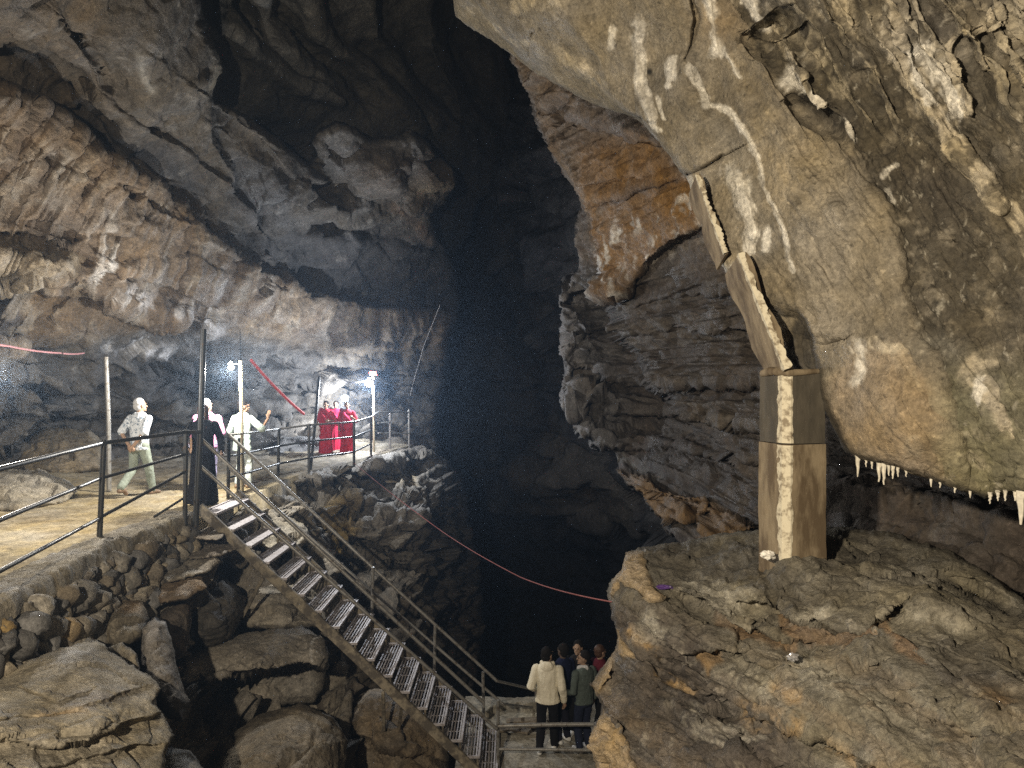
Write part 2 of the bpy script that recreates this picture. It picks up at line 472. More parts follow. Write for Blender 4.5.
        A = paint(A, tan * sstep(.75, -.2, fl) * .55, (.13, .095, .07))
        A = paint(A, cv.region([(-60, 235), (10, 236), (80, 258), (75, 275), (20, 290), (-60, 285)], 8) * .7, (.33, .27, .18))
        # dark bands
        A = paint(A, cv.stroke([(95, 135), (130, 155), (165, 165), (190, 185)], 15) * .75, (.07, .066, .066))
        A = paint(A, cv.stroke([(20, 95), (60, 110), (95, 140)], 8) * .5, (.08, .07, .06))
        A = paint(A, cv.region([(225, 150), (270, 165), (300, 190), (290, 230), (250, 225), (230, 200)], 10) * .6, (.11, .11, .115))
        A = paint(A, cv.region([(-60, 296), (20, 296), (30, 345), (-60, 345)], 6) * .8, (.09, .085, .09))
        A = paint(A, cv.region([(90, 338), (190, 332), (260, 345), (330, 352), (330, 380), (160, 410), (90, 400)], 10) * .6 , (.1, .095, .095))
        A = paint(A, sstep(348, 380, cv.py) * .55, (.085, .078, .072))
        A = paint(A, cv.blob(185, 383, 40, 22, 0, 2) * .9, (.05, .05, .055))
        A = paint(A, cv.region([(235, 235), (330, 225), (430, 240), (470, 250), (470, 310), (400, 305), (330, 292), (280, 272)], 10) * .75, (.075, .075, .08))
        A = paint(A, cv.blob(338, 152, 26, 20) * .8, (.2, .19, .18))
        A = paint(A, cv.blob(400, 145, 16, 10) * .8, (.25, .25, .25))
        A = paint(A, cv.blob(400, 178, 42, 26, 10) * .7, (.21, .165, .125))
        A = paint(A, cv.blob(430, 190, 14, 9) * .9, (.3, .23, .14))
        A = paint(A, cv.stroke([(400, 215), (420, 228), (430, 238)], 5) * .8, (.25, .17, .11))
        # calcite: broken white curtains hanging below the ledge line
        cur = sstep(.35, .8, fl + .9 * nf) 
        A = paint(A, cv.stroke([(105, 270), (120, 290), (150, 300), (185, 315), (215, 328)], 11) * cur, (.62, .6, .6))
        A = paint(A, cv.stroke([(100, 235), (115, 262), (105, 285)], 14) * cur * .8, (.55, .52, .48))
        A = paint(A, cv.stroke([(112, 345), (140, 348), (168, 355)], 8) * sstep(0, .35, nf), (.6, .6, .62))
        A = paint(A, cv.stroke([(225, 290), (215, 325), (210, 335)], 9) * cur * .7, (.5, .46, .42))
        A = paint(A, tan * sstep(.45, .75, fl) * sstep(.0, .4, nf) * .5, (.42, .36, .28))
        A = paint(A, sstep(300, 330, cv.py) * sstep(270, 330, cv.px) * sstep(.2, .8, fl) * .5, (.33, .28, .22))
        A = paint(A, cv.stroke([(136, 55), (140, 75), (150, 88)], 4) * .6, (.34, .32, .28))
        A = paint(A, cv.stroke([(215, 42), (222, 62), (216, 78), (205, 92)], 5) * .6, (.33, .28, .19))
        A = paint(A, sstep(.3, .5, nf) * .35, (.3, .28, .25))
        return A
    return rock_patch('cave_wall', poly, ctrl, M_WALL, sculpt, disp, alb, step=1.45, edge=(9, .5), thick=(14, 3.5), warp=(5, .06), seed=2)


left_wall()


# ---------------------------------------------------------------- the ceiling lobes further in
def cave_ceiling():
    poly = [(150, -260), (150, 200), (300, 260), (450, 260), (470, 235), (478, 200), (500, 190), (515, 150), (540, 110), (560, -260)]
    ctrl = [(200, -260, 13), (200, 0, 16.5), (230, 60, 18.5), (300, 20, 20), (300, 100, 21.5), (250, 110, 19.8), (380, 30, 24), (380, 110, 24.5), (440, 60, 28), (440, 120, 27.5), (480, 20, 32), (480, 150, 31), (520, 60, 36), (540, -100, 34), (350, -150, 18), (300, 200, 24), (430, 240, 30), (480, 190, 32)]
    R = [[(228, -30), (231, 15), (244, 22)], [(262, -30), (272, 12), (292, 38), (318, 60), (345, 78), (352, 90)], [(312, -30), (322, 18), (345, 45), (365, 56), (392, 78), (415, 102), (425, 118)],
         [(375, -30), (385, 28), (408, 58), (420, 82), (445, 112)], [(430, -20), (440, 30), (452, 62), (470, 95)], [(250, 30), (290, 70), (330, 88), (350, 98)]]

    def sculpt(cv):
        d = 0
        for i, r in enumerate(R):
            d = d + (1.1 if i < 5 else .4) * cv.step(rev(r), 3, 26) - .6 * cv.stroke([(p[0] - 7, p[1] + 9) for p in r], 9)
        d = d + .7 * cv.blob(285, 138, 36, 18, 38) - .5 * cv.blob(300, 70, 40, 14, 30)
        return d

    def disp(W, cv):
        dia = layers1((W[:, 2] * .75 + W[:, 0] * .55) * 1.1 + 1.3 * fbm3(W, .3, 3, .5, 8), 12, .3)
        return .5 * fbm3(W, .3, 5, .5, 31) + .16 * dia + .1 * ridged3(W, 1.2, 4, .5, 7)

    def alb(W, cv):
        A = base_alb(len(W), (.15, .14, .12)); nz = fbm3(W, .5, 4, .5, 9); nf = fbm3(W, 1.6, 4, .6, 12)
        A = paint(A, sstep(-.1, .4, nz) * .6, (.22, .2, .165))
        A = paint(A, cv.blob(285, 135, 40, 20, 38) * .7, (.05, .05, .055))
        for s in ([(235, 38), (250, 40)], [(312, 88), (330, 80)], [(315, 95), (345, 95)], [(228, 92), (258, 103)]):
            A = paint(A, cv.stroke(s, 3.5) * sstep(-.1, .3, nf), (.3, .29, .27))
        A = paint(A, cv.blob(342, 118, 8, 7) * .8, (.32, .31, .3))
        A = paint(A, sstep(400, 470, cv.px) * .6, (.06, .06, .065))
        return A
    return rock_patch('cave_ceiling', poly, ctrl, M_FAR, sculpt, disp, alb, step=1.7, edge=(8, .3), thick=(10, 1), warp=(4, .05), seed=5)


cave_ceiling()


# ---------------------------------------------------------------- far end of the chasm
def far_wall():
    poly = [(330, -200), (330, 560), (430, 800), (720, 800), (760, 400), (700, -200)]
    ctrl = [(340, 0, 40), (440, 200, 38), (440, 400, 37), (500, 100, 42), (500, 300, 44), (500, 450, 42), (560, 450, 36), (560, 350, 38), (545, 130, 30), (570, 220, 27), (600, 250, 26), (560, 280, 30), (640, 450, 30), (500, 600, 45), (600, 560, 40), (700, 0, 22), (700, 500, 26), (430, 700, 42), (650, 750, 40), (640, 100, 24)]

    def sculpt(cv):
        d = 1.6 * cv.step([(470, 385), (520, 388), (566, 392)], 2, 30) + 1.5 * cv.step([(490, 508), (530, 512), (580, 518), (650, 530)], 3, 80)
        d = d - 2.0 * cv.blob(540, 470, 40, 30, 30) - 2.5 * cv.blob(480, 60, 30, 60, -20)
        for q in ([(540, 160), (560, 190), (572, 240)], [(470, 130), (500, 170), (520, 220)], [(455, 20), (480, 70), (520, 110)]):
            d = d + 1.6 * cv.step(q, 3, 22)
        return d

    def disp(W, cv):
        v = facets(W, (3.2, 3.2, 1.5), 5)
        t = W[:, 2] * .9 + .8 * fbm3(W, .15, 3)
        return .7 * fbm3(W, .2, 4, .5, 3) + .9 * v + .5 * layers1(t, 7, .2) + .2 * ridged3(W, .8, 3)

    def alb(W, cv):
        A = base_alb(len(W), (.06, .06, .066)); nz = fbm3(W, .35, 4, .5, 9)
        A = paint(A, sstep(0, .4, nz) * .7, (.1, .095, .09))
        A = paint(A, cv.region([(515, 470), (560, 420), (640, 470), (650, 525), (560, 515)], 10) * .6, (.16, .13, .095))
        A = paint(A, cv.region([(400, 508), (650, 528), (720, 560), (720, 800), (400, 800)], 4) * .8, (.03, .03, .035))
        return A
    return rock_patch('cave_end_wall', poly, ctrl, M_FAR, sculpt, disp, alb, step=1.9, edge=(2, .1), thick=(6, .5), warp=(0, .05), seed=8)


far_wall()


# ---------------------------------------------------------------- right hand bedded wall
def right_wall():
    poly = [(500, -60), (503, 30), (513, 60), (530, 95), (540, 130), (556, 158), (575, 188), (583, 206), (576, 225), (577, 245), (582, 262), (570, 280), (560, 300), (564, 330), (560, 355), (569, 368), (563, 385), (565, 405), (576, 430), (598, 446),
            (618, 455), (618, 472), (630, 486), (640, 492), (650, 508), (668, 530), (700, 560), (800, 600), (1024, 690), (1320, 800), (1320, -60)]
    ctrl = [(505, 40, 15.5), (560, 120, 13.8), (640, 130, 11), (600, 250, 13.3), (690, 230, 10), (612, 300, 13.6), (760, 250, 8.8), (650, 350, 13), (720, 350, 11), (760, 350, 10.3), (700, 450, 11.5), (640, 450, 14.5), (620, 470, 16), (690, 530, 11.8),
            (760, 480, 9.8), (830, 500, 8.4), (860, 470, 8.4), (930, 520, 7.1), (1024, 560, 6.1), (1024, 480, 6.6), (900, 570, 7.1), (1024, 650, 5.5), (700, -50, 10), (1000, 100, 7.8), (1250, 600, 4.7), (1250, 100, 6.4), (800, 590, 8.5)]
    S = [(560, 165), (577, 190), (586, 206), (598, 250), (607, 290), (619, 325), (640, 365), (672, 398)]
    O = [(596, 292), (616, 286), (640, 270), (662, 250), (700, 224), (730, 232), (800, 232)]
    OCH1 = [(617, 470), (640, 473), (662, 489), (706, 499), (709, 513), (682, 522), (660, 516), (640, 494)]
    OCH2 = [(699, 549), (711, 505), (735, 517), (757, 530), (722, 545)]

    def sculpt(cv):
        d = 4.6 * cv.step(S, 3, 85) + .75 * cv.step(O, 2.5, 70)
        d = d + .3 * cv.step([(585, 205), (640, 190), (690, 168)], 3, 24) + .25 * cv.step([(600, 180), (650, 172), (680, 160)], 2, 12)
        d = d + .5 * cv.step([(540, 105), (590, 120), (640, 135)], 5, 40)
        for q, a in (([(565, 368), (600, 372), (640, 385), (700, 384), (790, 380)], .35), ([(575, 410), (640, 412), (720, 416), (780, 428)], .5), ([(600, 446), (650, 449), (700, 452), (780, 468)], .6), ([(640, 492), (700, 500), (712, 505), (760, 528), (800, 540)], .6), ([(640, 335), (700, 332), (770, 338)], .25),
                     ([(600, 262), (640, 300), (700, 292), (760, 290)], .2), ([(860, 480), (930, 505), (1024, 520), (1100, 540)], .3), ([(830, 520), (900, 545), (960, 575), (1024, 600), (1100, 640)], .35), ([(820, 500), (880, 520), (960, 545), (1030, 560)], .2)):
            d = d + a * cv.step(q, 1.8, 16)
        d = d - .9 * cv.region(OCH1, 2.5) - .9 * cv.region(OCH2, 2)
        return d

    def disp(W, cv):
        t = W[:, 2] * 3.4 + .28 * fbm3(W, .35, 4) + .04 * W[:, 0]
        s = .6 * layers1(t, 3, .14) + .3 * layers1(t * 2.6 + .3, 15, .18) + .16 * layers1(t * 6.1, 25, .25)
        up = sstep(290, 262, cv.py) * sstep(560, 590, cv.px) 
        v = facets(W, (1.3, 1.3, .5), 13); v2 = facets(W, (.5, .5, .16), 19)
        far = sstep(640, 590, cv.px) * sstep(262, 300, cv.py)
        och = np.clip(cv.region(OCH1, 4) + cv.region(OCH2, 4), 0, 1); low = sstep(800, 880, cv.px)
        return (.17 * s) * (1 - .7 * up) + .14 * fbm3(W, .5, 5, .5, 3) + (far * .55 + .13 * (1 - up) * (1 - .75 * low)) * v * (1 - .85 * och) + .1 * s * low + (.06 + .16 * far) * v2 * (1 - .5 * up) + .05 * ridged3(W, 2.2, 4, .55, 5) + up * .05 * ridged3(W, 3.5, 4, .6, 6)

    def alb(W, cv):
        n = len(W); nz = fbm3(W, .9, 5, .55, 4); nf = fbm3(W, 4., 4, .65, 6)
        t = W[:, 2] * 3.4 + .28 * fbm3(W, .35, 4) + .04 * W[:, 0]
        ly = .6 * layers1(t * 1.3, 43, .2) + .4 * layers1(t * 3.3, 45, .3)
        A = base_alb(n, (.125, .1, .08))
        A = paint(A, sstep(-.1, .6, ly) * .7, (.18, .15, .12))
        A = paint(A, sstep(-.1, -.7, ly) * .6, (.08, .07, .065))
        A = paint(A, sstep(.1, .45, nz) * .5, (.16, .125, .095))
        A = paint(A, sstep(640, 590, cv.px) * sstep(250, 290, cv.py) * .7, (.23, .22, .215))
        upper = cv.region([(490, 20), (600, 80), (700, 140), (745, 200), (735, 232), (700, 224), (662, 250), (640, 270), (616, 286), (604, 300), (585, 205), (556, 158), (530, 95)], 4)
        A = paint(A, upper * .9, (.2, .14, .085))
        org = cv.region([(585, 145), (640, 125), (690, 175), (712, 225), (700, 224), (662, 250), (616, 286), (602, 285), (590, 215), (578, 180)], 7)
        A = paint(A, org * .95, (.26, .145, .05))
        A = paint(A, org * cv.stroke([(600, 208), (640, 190), (690, 176)], 5), (.12, .075, .04))
        A = paint(A, cv.region([(540, 95), (640, 115), (650, 138), (590, 150), (556, 150)], 6) * .6, (.17, .125, .09))
        glints_calcite = cv.stroke([(604, 285), (610, 255), (622, 228), (640, 222)], 9) + cv.stroke([(605, 260), (628, 280), (650, 255), (690, 225)], 12) + cv.stroke([(664, 230), (672, 205), (690, 190), (700, 215)], 10)  # specular glints and calcite on the orange roof, painted as white speckles
        A = paint(A, np.clip(glints_calcite, 0, 1) * sstep(.12, .42, nf + .25 * fbm2(cv.px / 5, cv.py / 14, 3, .5, 4)), (.72, .67, .58))
        A = paint(A, cv.taper([(601, 272), (606, 285), (612, 300)], 4, 2) * .9, (.75, .73, .7))
        A = paint(A, cv.region([(575, 360), (598, 365), (602, 400), (590, 405)], 4) * .4, (.28, .22, .15))
        A = paint(A, cv.region(OCH1, 2) * .95, (.34, .2, .075)); A = paint(A, cv.region(OCH2, 2) * .95, (.33, .2, .08))
        A = paint(A, cv.stroke([(572, 430), (600, 447), (625, 460), (660, 480)], 5) * sstep(-.1, .3, nf) * .7, (.33, .32, .3))
        A = paint(A, cv.stroke([(700, 412), (740, 415)], 4) * .5, (.27, .22, .16))
        A = paint(A, sstep(.28, .5, nf) * .35, (.26, .24, .21))
        return A
    alb0 = alb

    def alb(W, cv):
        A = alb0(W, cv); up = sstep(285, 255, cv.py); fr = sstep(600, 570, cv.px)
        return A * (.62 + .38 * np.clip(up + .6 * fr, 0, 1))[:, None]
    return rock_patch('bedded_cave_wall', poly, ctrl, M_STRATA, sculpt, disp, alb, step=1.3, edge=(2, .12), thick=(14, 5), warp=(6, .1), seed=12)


right_wall()


# ---------------------------------------------------------------- the great hanging slab
WHITE = [([(641, 24), (640, 55), (641, 80), (652, 108), (662, 132)], 6, 2), ([(710, -10), (712, 25), (714, 54)], 4, 3.5), ([(677, 58), (674, 86)], 4, 2), ([(693, 72), (706, 104)], 5, 4), ([(712, 105), (728, 110), (742, 124), (752, 150), (760, 176), (768, 192), (786, 240), (792, 268)], 2.2, 1.6),
         ([(722, 52), (738, 76)], 2.5, 2), ([(748, -5), (753, 14), (763, 27)], 5, 4), ([(735, 172), (744, 200), (748, 225), (752, 250)], 9, 3.5), ([(740, 178), (752, 235)], 5, 4), ([(786, 78), (800, 90), (820, 103)], 6, 3), ([(842, 124), (856, 138)], 4, 3), ([(908, 58), (918, 80), (930, 102)], 3.5, 4), ([(924, 52), (940, 78), (958, 113)], 9, 7),
         ([(612, 28), (610, 48)], 4, 2), ([(768, 230), (766, 250)], 3, 2), ([(735, 268), (742, 290), (748, 300)], 4, 3), ([(788, 340), (784, 352)], 3, 2), ([(864, 350), (862, 380)], 6, 4), ([(887, 193), (893, 203)], 4, 3), ([(884, 175), (898, 165)], 3, 2), ([(984, 380), (986, 402)], 4, 3), ([(662, 100), (668, 122)], 2, 1)]
CREAM = [([(873, 28), (900, 60), (925, 95), (945, 125), (962, 152), (985, 180), (1000, 205)], 15, 6), ([(949, 40), (962, 80), (972, 112)], 7, 4), ([(966, 28), (985, 70)], 9, 3), ([(992, 8), (1005, 40), (1024, 84)], 8, 7), ([(836, -10), (856, 30)], 8, 4), ([(800, -20), (830, 20)], 10, 5), ([(880, -15), (905, 20)], 12, 8), ([(965, 35), (992, 25)], 9, 6), ([(775, 35), (790, 60), (800, 82)], 10, 6),
         ([(1000, 350), (975, 375), (1000, 400), (1015, 430)], 9, 7), ([(880, 345), (905, 355)], 6, 4), ([(905, 360), (918, 392)], 7, 4), ([(1010, 210), (1030, 250)], 6, 5), ([(470, 10), (520, 40), (535, 36)], 3, 3), ([(548, 45), (580, 68), (600, 85)], 5, 4), ([(520, 5), (560, 0)], 6, 5)]


def slab():
    poly = [(452, -300), (454, 0), (457, 17), (480, 33), (505, 49), (530, 68), (560, 86), (600, 106), (626, 114), (642, 121), (655, 136), (672, 158), (688, 178), (695, 202), (705, 235), (716, 258), (726, 270), (752, 318), (776, 362), (792, 374), (814, 376), (822, 400), (832, 425), (846, 450),
            (858, 459), (880, 462), (905, 470), (930, 478), (955, 488), (985, 497), (1010, 494), (1040, 492), (1280, 520), (1280, -300)]
    ctrl = [(457, 17, 8.6), (530, 60, 8.0), (640, 112, 7.0), (690, 178, 6.6), (724, 268, 6.25), (785, 372, 5.95), (858, 460, 5.45), (985, 497, 4.6), (1250, 520, 3.3), (560, 0, 7.2), (740, 0, 5.9), (760, 150, 5.9), (850, 200, 5.3), (850, 330, 5.3), (1024, 300, 4.35), (1024, 0, 4.2), (455, -250, 7), (740, -250, 4.6), (1250, -250, 2.8), (1250, 200, 3.2),
            (920, 420, 4.85), (790, 300, 5.75)]
    RIM = [(458, -60), (470, -4), (500, 17), (533, 34), (548, 44), (580, 70), (610, 92), (640, 110)]
    MAIN = [(772, 62), (800, 104), (830, 128), (864, 152), (870, 184), (890, 215), (903, 255), (906, 300), (916, 332), (934, 362), (948, 400), (955, 440), (972, 476), (985, 505)]
    CRK = [[(691, -20), (697, 18), (692, 45), (689, 62)], [(688, 172), (702, 165), (722, 156)], [(638, 84), (636, 100), (641, 118)], [(534, 30), (532, 48)], [(806, 326), (800, 345), (816, 380)]]

    def flow(cv):
        u = cv.px * .8 - cv.py * .52; v = cv.px * .52 + cv.py * .8
        w = 9 * fbm2(cv.px * .012, cv.py * .012, 3, .5, 3)
        return fbm2((u + w) / 16, v / 130, 4, .55, 14), fbm2((u + w) / 5, v / 60, 3, .55, 34)

    def sculpt(cv):
        d, qx, qy, side = near_poly(cv.px, cv.py, RIM, False)
        dd = .55 * np.clip(d * side / 24, 0, 1) * sstep(665, 635, cv.px)
        dd = dd + .07 * cv.step(rev(MAIN), 9, 120)
        for c in CRK:
            dd = dd + .16 * cv.stroke(c, 1.8)
        dd = dd + .1 * cv.step(CRK[1], 2, 30) - .1 * cv.stroke([(690, 60), (680, 90), (700, 110)], 8)
        dd = dd + .35 * cv.blob(775, 28, 20, 10, -25, 2) + .2 * cv.step([(752, 36), (770, 42), (792, 30)], 2, 14)
        dd = dd - .14 * cv.stroke([(738, 45), (762, 66), (774, 90), (782, 100)], 8) - .16 * cv.stroke([(782, 36), (795, 66), (808, 92), (824, 106)], 9)
        dd = dd + .2 * cv.blob(815, 118, 28, 9, 35, 2) - .05 * cv.blob(826, 331, 20, 5, 10) + .06 * cv.step([(802, 332), (828, 341), (846, 336)], 2, 12)
        dd = dd - .16 * cv.blob(880, 420, 55, 60, 0) - .14 * cv.blob(820, 220, 55, 70, 20) - .2 * cv.blob(560, 20, 60, 24, 30) 
        dd = dd + .12 * cv.blob(660, 60, 22, 40, 0) + .14 * cv.blob(712, 90, 16, 40, -25)
        for s, a, b in WHITE[:13]:
            dd = dd - .025 * cv.taper(s, a, b)
        for s, a, b in CREAM[:9]:
            dd = dd - .06 * cv.taper(s, a, b)
        dd = dd + .22 * cv.step([(798, 306), (814, 332), (834, 390), (851, 446), (860, 464)], 4, 60) * sstep(300, 316, cv.py)
        f1, f2 = flow(cv)
        right = sstep(740, 820, cv.px) * sstep(330, 60, cv.py)
        dd = dd - (.1 * f1 + .03 * f2) * (.35 + right)
        dd = dd + .05 * np.abs(fbm2(cv.px / 9, cv.py / 26, 3, .5, 77)) * sstep(440, 470, cv.py)
        return dd

    def disp(W, cv):
        rough = .45 + .75 * np.clip(cv.step(rev(MAIN), 8, 160) + sstep(110, 40, cv.py) * sstep(740, 800, cv.px), 0, 1)
        d = .13 * fbm3(W, .8, 4, .5, 3) + .03 * fbm3(W, 4, 5, .6, 5) * rough + .022 * ridged3(W, 7, 4, .65, 9) * rough + .035 * facets(W, (.45, .45, .7), 29, .4) * (rough - .3)
        d = d + .018 * cv.blob(820, 195, 60, 50, 0) * ridged3(W, 11, 3, .6, 4, (1, 1, 2.2))
        return d

    def alb(W, cv):
        n = len(W); nz = fbm3(W, 1.3, 5, .55, 4); nf = fbm3(W, 7., 4, .65, 6); n0 = fbm3(W, .6, 3, .5, 14); f1, f2 = flow(cv)
        A = base_alb(n, (.27, .225, .148))
        A = paint(A, sstep(.0, .4, nz) * .6, (.36, .3, .2))
        A = paint(A, sstep(.05, -.45, nz) * .7, (.145, .12, .08)); A = paint(A, sstep(.15, -.35, fbm3(W, 2.6, 4, .6, 77)) * .45, (.15, .128, .09))
        A = paint(A, sstep(760, 640, cv.px) * .55, (.225, .195, .14))
        A = paint(A, cv.stroke([(712, 120), (738, 150), (752, 200), (765, 250)], 12) * .6, (.21, .19, .15))
        A = paint(A, cv.blob(720, 20, 22, 26) * .5, (.27, .19, .1))
        A = paint(A, cv.region([(858, 350), (900, 345), (930, 380), (950, 470), (985, 497), (880, 462), (842, 440), (838, 380)], 10) * .7, (.29, .215, .13))
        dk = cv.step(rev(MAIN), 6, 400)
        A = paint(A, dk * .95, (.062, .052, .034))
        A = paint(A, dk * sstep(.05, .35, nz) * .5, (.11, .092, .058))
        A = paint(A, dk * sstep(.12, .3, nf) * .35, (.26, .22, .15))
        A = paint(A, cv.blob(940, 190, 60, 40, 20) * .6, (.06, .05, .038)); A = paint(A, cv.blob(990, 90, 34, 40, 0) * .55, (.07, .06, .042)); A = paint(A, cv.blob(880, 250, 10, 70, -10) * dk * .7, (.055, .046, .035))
        A = paint(A, cv.blob(826, 115, 36, 13, 35, 2) * .8, (.06, .052, .04))
        A = paint(A, cv.stroke([(930, 15), (945, 45)], 9) * .6, (.07, .06, .05))
        A = paint(A, sstep(340, 400, cv.py) * sstep(925, 965, cv.px) * .75, (.195, .18, .105))
        A = paint(A, cv.blob(985, 400, 40, 50) * sstep(-.1, .3, nz) * .5, (.25, .25, .16))
        A = paint(A, cv.stroke([(925, 347), (945, 343), (965, 356)], 9) * .5, (.23, .215, .17))
        br = sstep(-.05, .3, nf + .6 * f2); br2 = sstep(-.28, .08, nf + .7 * f2 + .25 * fbm2(cv.px / 3, cv.py / 7, 3, .6, 8))
        for s, a, b in CREAM:
            A = paint(A, cv.taper(s, a * 1.25, b * 1.25) * (.15 + .75 * br), (.46, .39, .26))
        A = paint(A, sstep(.42, .6, fbm2(cv.px / 4.5 + 50, cv.py / 11, 4, .6, 18)) * dk * .5, (.5, .46, .36))
        dn = fbm2(cv.px / 4.5, cv.py / 13, 4, .6, 8) + .35 * nf
        for s, a, b in WHITE:
            A = paint(A, cv.drip(s, a * 1.2, b * 1.2, dn) * (.45 + .45 * br2), (.74, .7, .6))
        A = paint(A, cv.taper([(690, 178), (700, 208), (712, 240), (723, 266)], 4.5, 4) * .9, (.66, .61, .5)); A = paint(A, sstep(.25, .5, f1 + .4 * nf) * sstep(740, 820, cv.px) * sstep(160, 60, cv.py) * .6, (.4, .34, .22))
        A = paint(A, cv.stroke([(860, 455), (900, 466), (950, 482), (985, 494), (1024, 490)], 7) * sstep(-.1, .3, nf) * .55, (.09, .075, .055))
        A = paint(A, cv.blob(652, 71, 3.2, 3.5, 0, 2), (.02, .02, .02))
        A = paint(A, sstep(.33, .5, nf) * .3, (.4, .35, .26))
        # shadow of pillar and strut, painted dark on the left flank
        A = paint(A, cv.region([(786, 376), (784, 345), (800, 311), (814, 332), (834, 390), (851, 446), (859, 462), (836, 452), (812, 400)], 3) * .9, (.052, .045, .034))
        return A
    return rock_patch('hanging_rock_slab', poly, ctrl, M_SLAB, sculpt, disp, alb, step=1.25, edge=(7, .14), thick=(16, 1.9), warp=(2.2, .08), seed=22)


slab()


# ---------------------------------------------------------------- ledge carrying the pillar
def ledge():
    poly = [(608, 592), (613, 580), (622, 570), (626, 553), (640, 549), (690, 541), (730, 533), (780, 528), (850, 528), (900, 536), (950, 552), (990, 575), (1030, 605), (1300, 760), (1300, 1000), (596, 1000), (606, 800), (598, 766), (591, 742), (594, 726), (606, 712), (600, 700), (592, 684), (602, 670),
            (616, 652), (619, 634), (612, 615)]
    ctrl = [(608, 592, 6.3), (640, 548, 6.9), (690, 540, 7.1), (780, 528, 6.9), (850, 530, 6.6), (900, 540, 6.2), (960, 555, 5.8), (1030, 600, 5.0), (1250, 760, 3.0), (790, 560, 5.75), (740, 570, 5.95), (690, 590, 5.75), (640, 600, 5.9), (850, 590, 5.2), (930, 600, 4.8), (1024, 650, 4.2),
            (620, 640, 5.9), (700, 650, 5.2), (780, 640, 4.95), (860, 650, 4.55), (950, 700, 3.9), (1024, 768, 3.2), (600, 690, 5.9), (595, 768, 5.7), (680, 768, 4.7), (780, 768, 4.2), (880, 768, 3.7), (600, 900, 5.2), (800, 900, 3.7), (1000, 900, 2.8), (1250, 900, 2.4)]
    A1 = [(694, 598), (712, 609), (730, 621), (755, 629), (778, 638), (800, 641)]
    A2 = [(760, 606), (776, 612), (800, 620), (838, 631), (862, 629), (890, 613)]
    F1 = [(712, 611), (730, 622), (755, 630), (778, 639), (802, 642), (796, 652), (770, 648), (738, 636), (718, 624)]
    F2 = [(778, 612), (800, 622), (838, 633), (862, 631), (891, 615), (892, 632), (876, 646), (850, 656), (836, 645), (802, 645), (780, 630)]
    F3 = [(692, 654), (716, 650), (722, 661), (704, 665)]
    F4 = [(885, 640), (905, 645), (932, 668), (930, 674), (912, 668)]
    Y = [[(626, 552), (640, 556), (640, 572), (655, 592), (668, 598), (652, 602), (640, 592), (622, 584), (609, 597), (613, 580)], [(617, 632), (624, 632), (636, 658), (640, 662), (624, 660), (618, 648)], [(616, 650), (612, 668), (598, 694), (592, 684), (602, 670)], [(606, 712), (616, 725), (630, 752), (650, 790), (600, 800), (592, 745), (594, 728)]]
    YS = [([(660, 675), (690, 690)], 5), ([(745, 712), (800, 728)], 9), ([(830, 748), (880, 775)], 7), ([(640, 640), (660, 655)], 5), ([(775, 690), (800, 705)], 6)]

    def sculpt(cv):
        d = 0
        for q, a, r in ((A1, .17, 17), (A2, .2, 22), ([(690, 654), (705, 649), (722, 652)], .12, 12), ([(884, 640), (910, 645), (934, 668)], .08, 14), ([(720, 655), (760, 668), (790, 662), (830, 676), (870, 668)], .1, 16),
                        ([(640, 655), (690, 690), (740, 710), (800, 728), (880, 770)], .1, 14), ([(660, 690), (720, 725), (780, 765)], .1, 12), ([(735, 655), (750, 650), (790, 662)], .07, 9), ([(608, 594), (640, 610), (670, 640), (690, 680)], .08, 20),
                        ([(880, 690), (930, 720), (990, 740), (1040, 770)], .06, 14), ([(920, 640), (960, 655), (1000, 665), (1040, 690)], .05, 12), ([(676, 592), (690, 598), (704, 600)], .07, 8), ([(895, 700), (915, 716), (935, 728)], .06, 7)):
            d = d + a * cv.step(q, 1.8, r)
        d = d + .2 * cv.blob(980, 590, 40, 8, 22, 2) - .12 * cv.blob(960, 610, 45, 12, 12) - .1 * cv.blob(755, 585, 30, 14, 20)
        d = d + .08 * cv.stroke([(760, 565), (770, 590), (776, 612)], 2.5)
        d = d + .1 * cv.step([(670, 660), (700, 680), (720, 700)], 2, 10)
        d = d - .12 * cv.region(Y[0], 3) - .1 * cv.region(Y[3], 3) - .08 * cv.region(Y[2], 2)
        return d

    def disp(W, cv):
        fr = sstep(600, 650, cv.py + .12 * (cv.px - 700) * 0)
        t = (W[:, 2] + .1 * W[:, 0]) * 9 + 1.0 * fbm3(W, 1.0, 4)
        s = .6 * layers1(t, 3, .2) + .4 * layers1(t * 2.3, 8, .25)
        lf = sstep(860, 700, cv.px)
        v = facets(W, (.5, .5, .2), 23); v2 = facets(W, (.2, .2, .09), 24)
        d = .12 * fbm3(W, 1.3, 5, .55, 3) + fr * (.075 * s * (.35 + .65 * lf)) + .07 * v * (.45 + .55 * fr * lf) + .026 * v2 + .022 * ridged3(W, 5, 4, .6, 5) + .012 * fbm3(W, 16, 3, .6, 8)
        return d

    def alb(W, cv):
        n = len(W); nz = fbm3(W, 1.8, 5, .55, 4); nf = fbm3(W, 8., 4, .65, 6)
        A = base_alb(n, (.185, .165, .118))
        A = paint(A, sstep(.05, .4, nz) * .7, (.3, .27, .2)); A = paint(A, sstep(.0, -.4, nz) * .7, (.095, .082, .06))
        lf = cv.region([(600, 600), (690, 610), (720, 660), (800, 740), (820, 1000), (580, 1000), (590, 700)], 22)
        A = paint(A, lf * .85, (.085, .07, .06)); A = paint(A, lf * sstep(.05, .4, nz) * .6, (.17, .15, .125)); A = paint(A, lf * sstep(.0, -.35, nz) * .6, (.05, .042, .038))
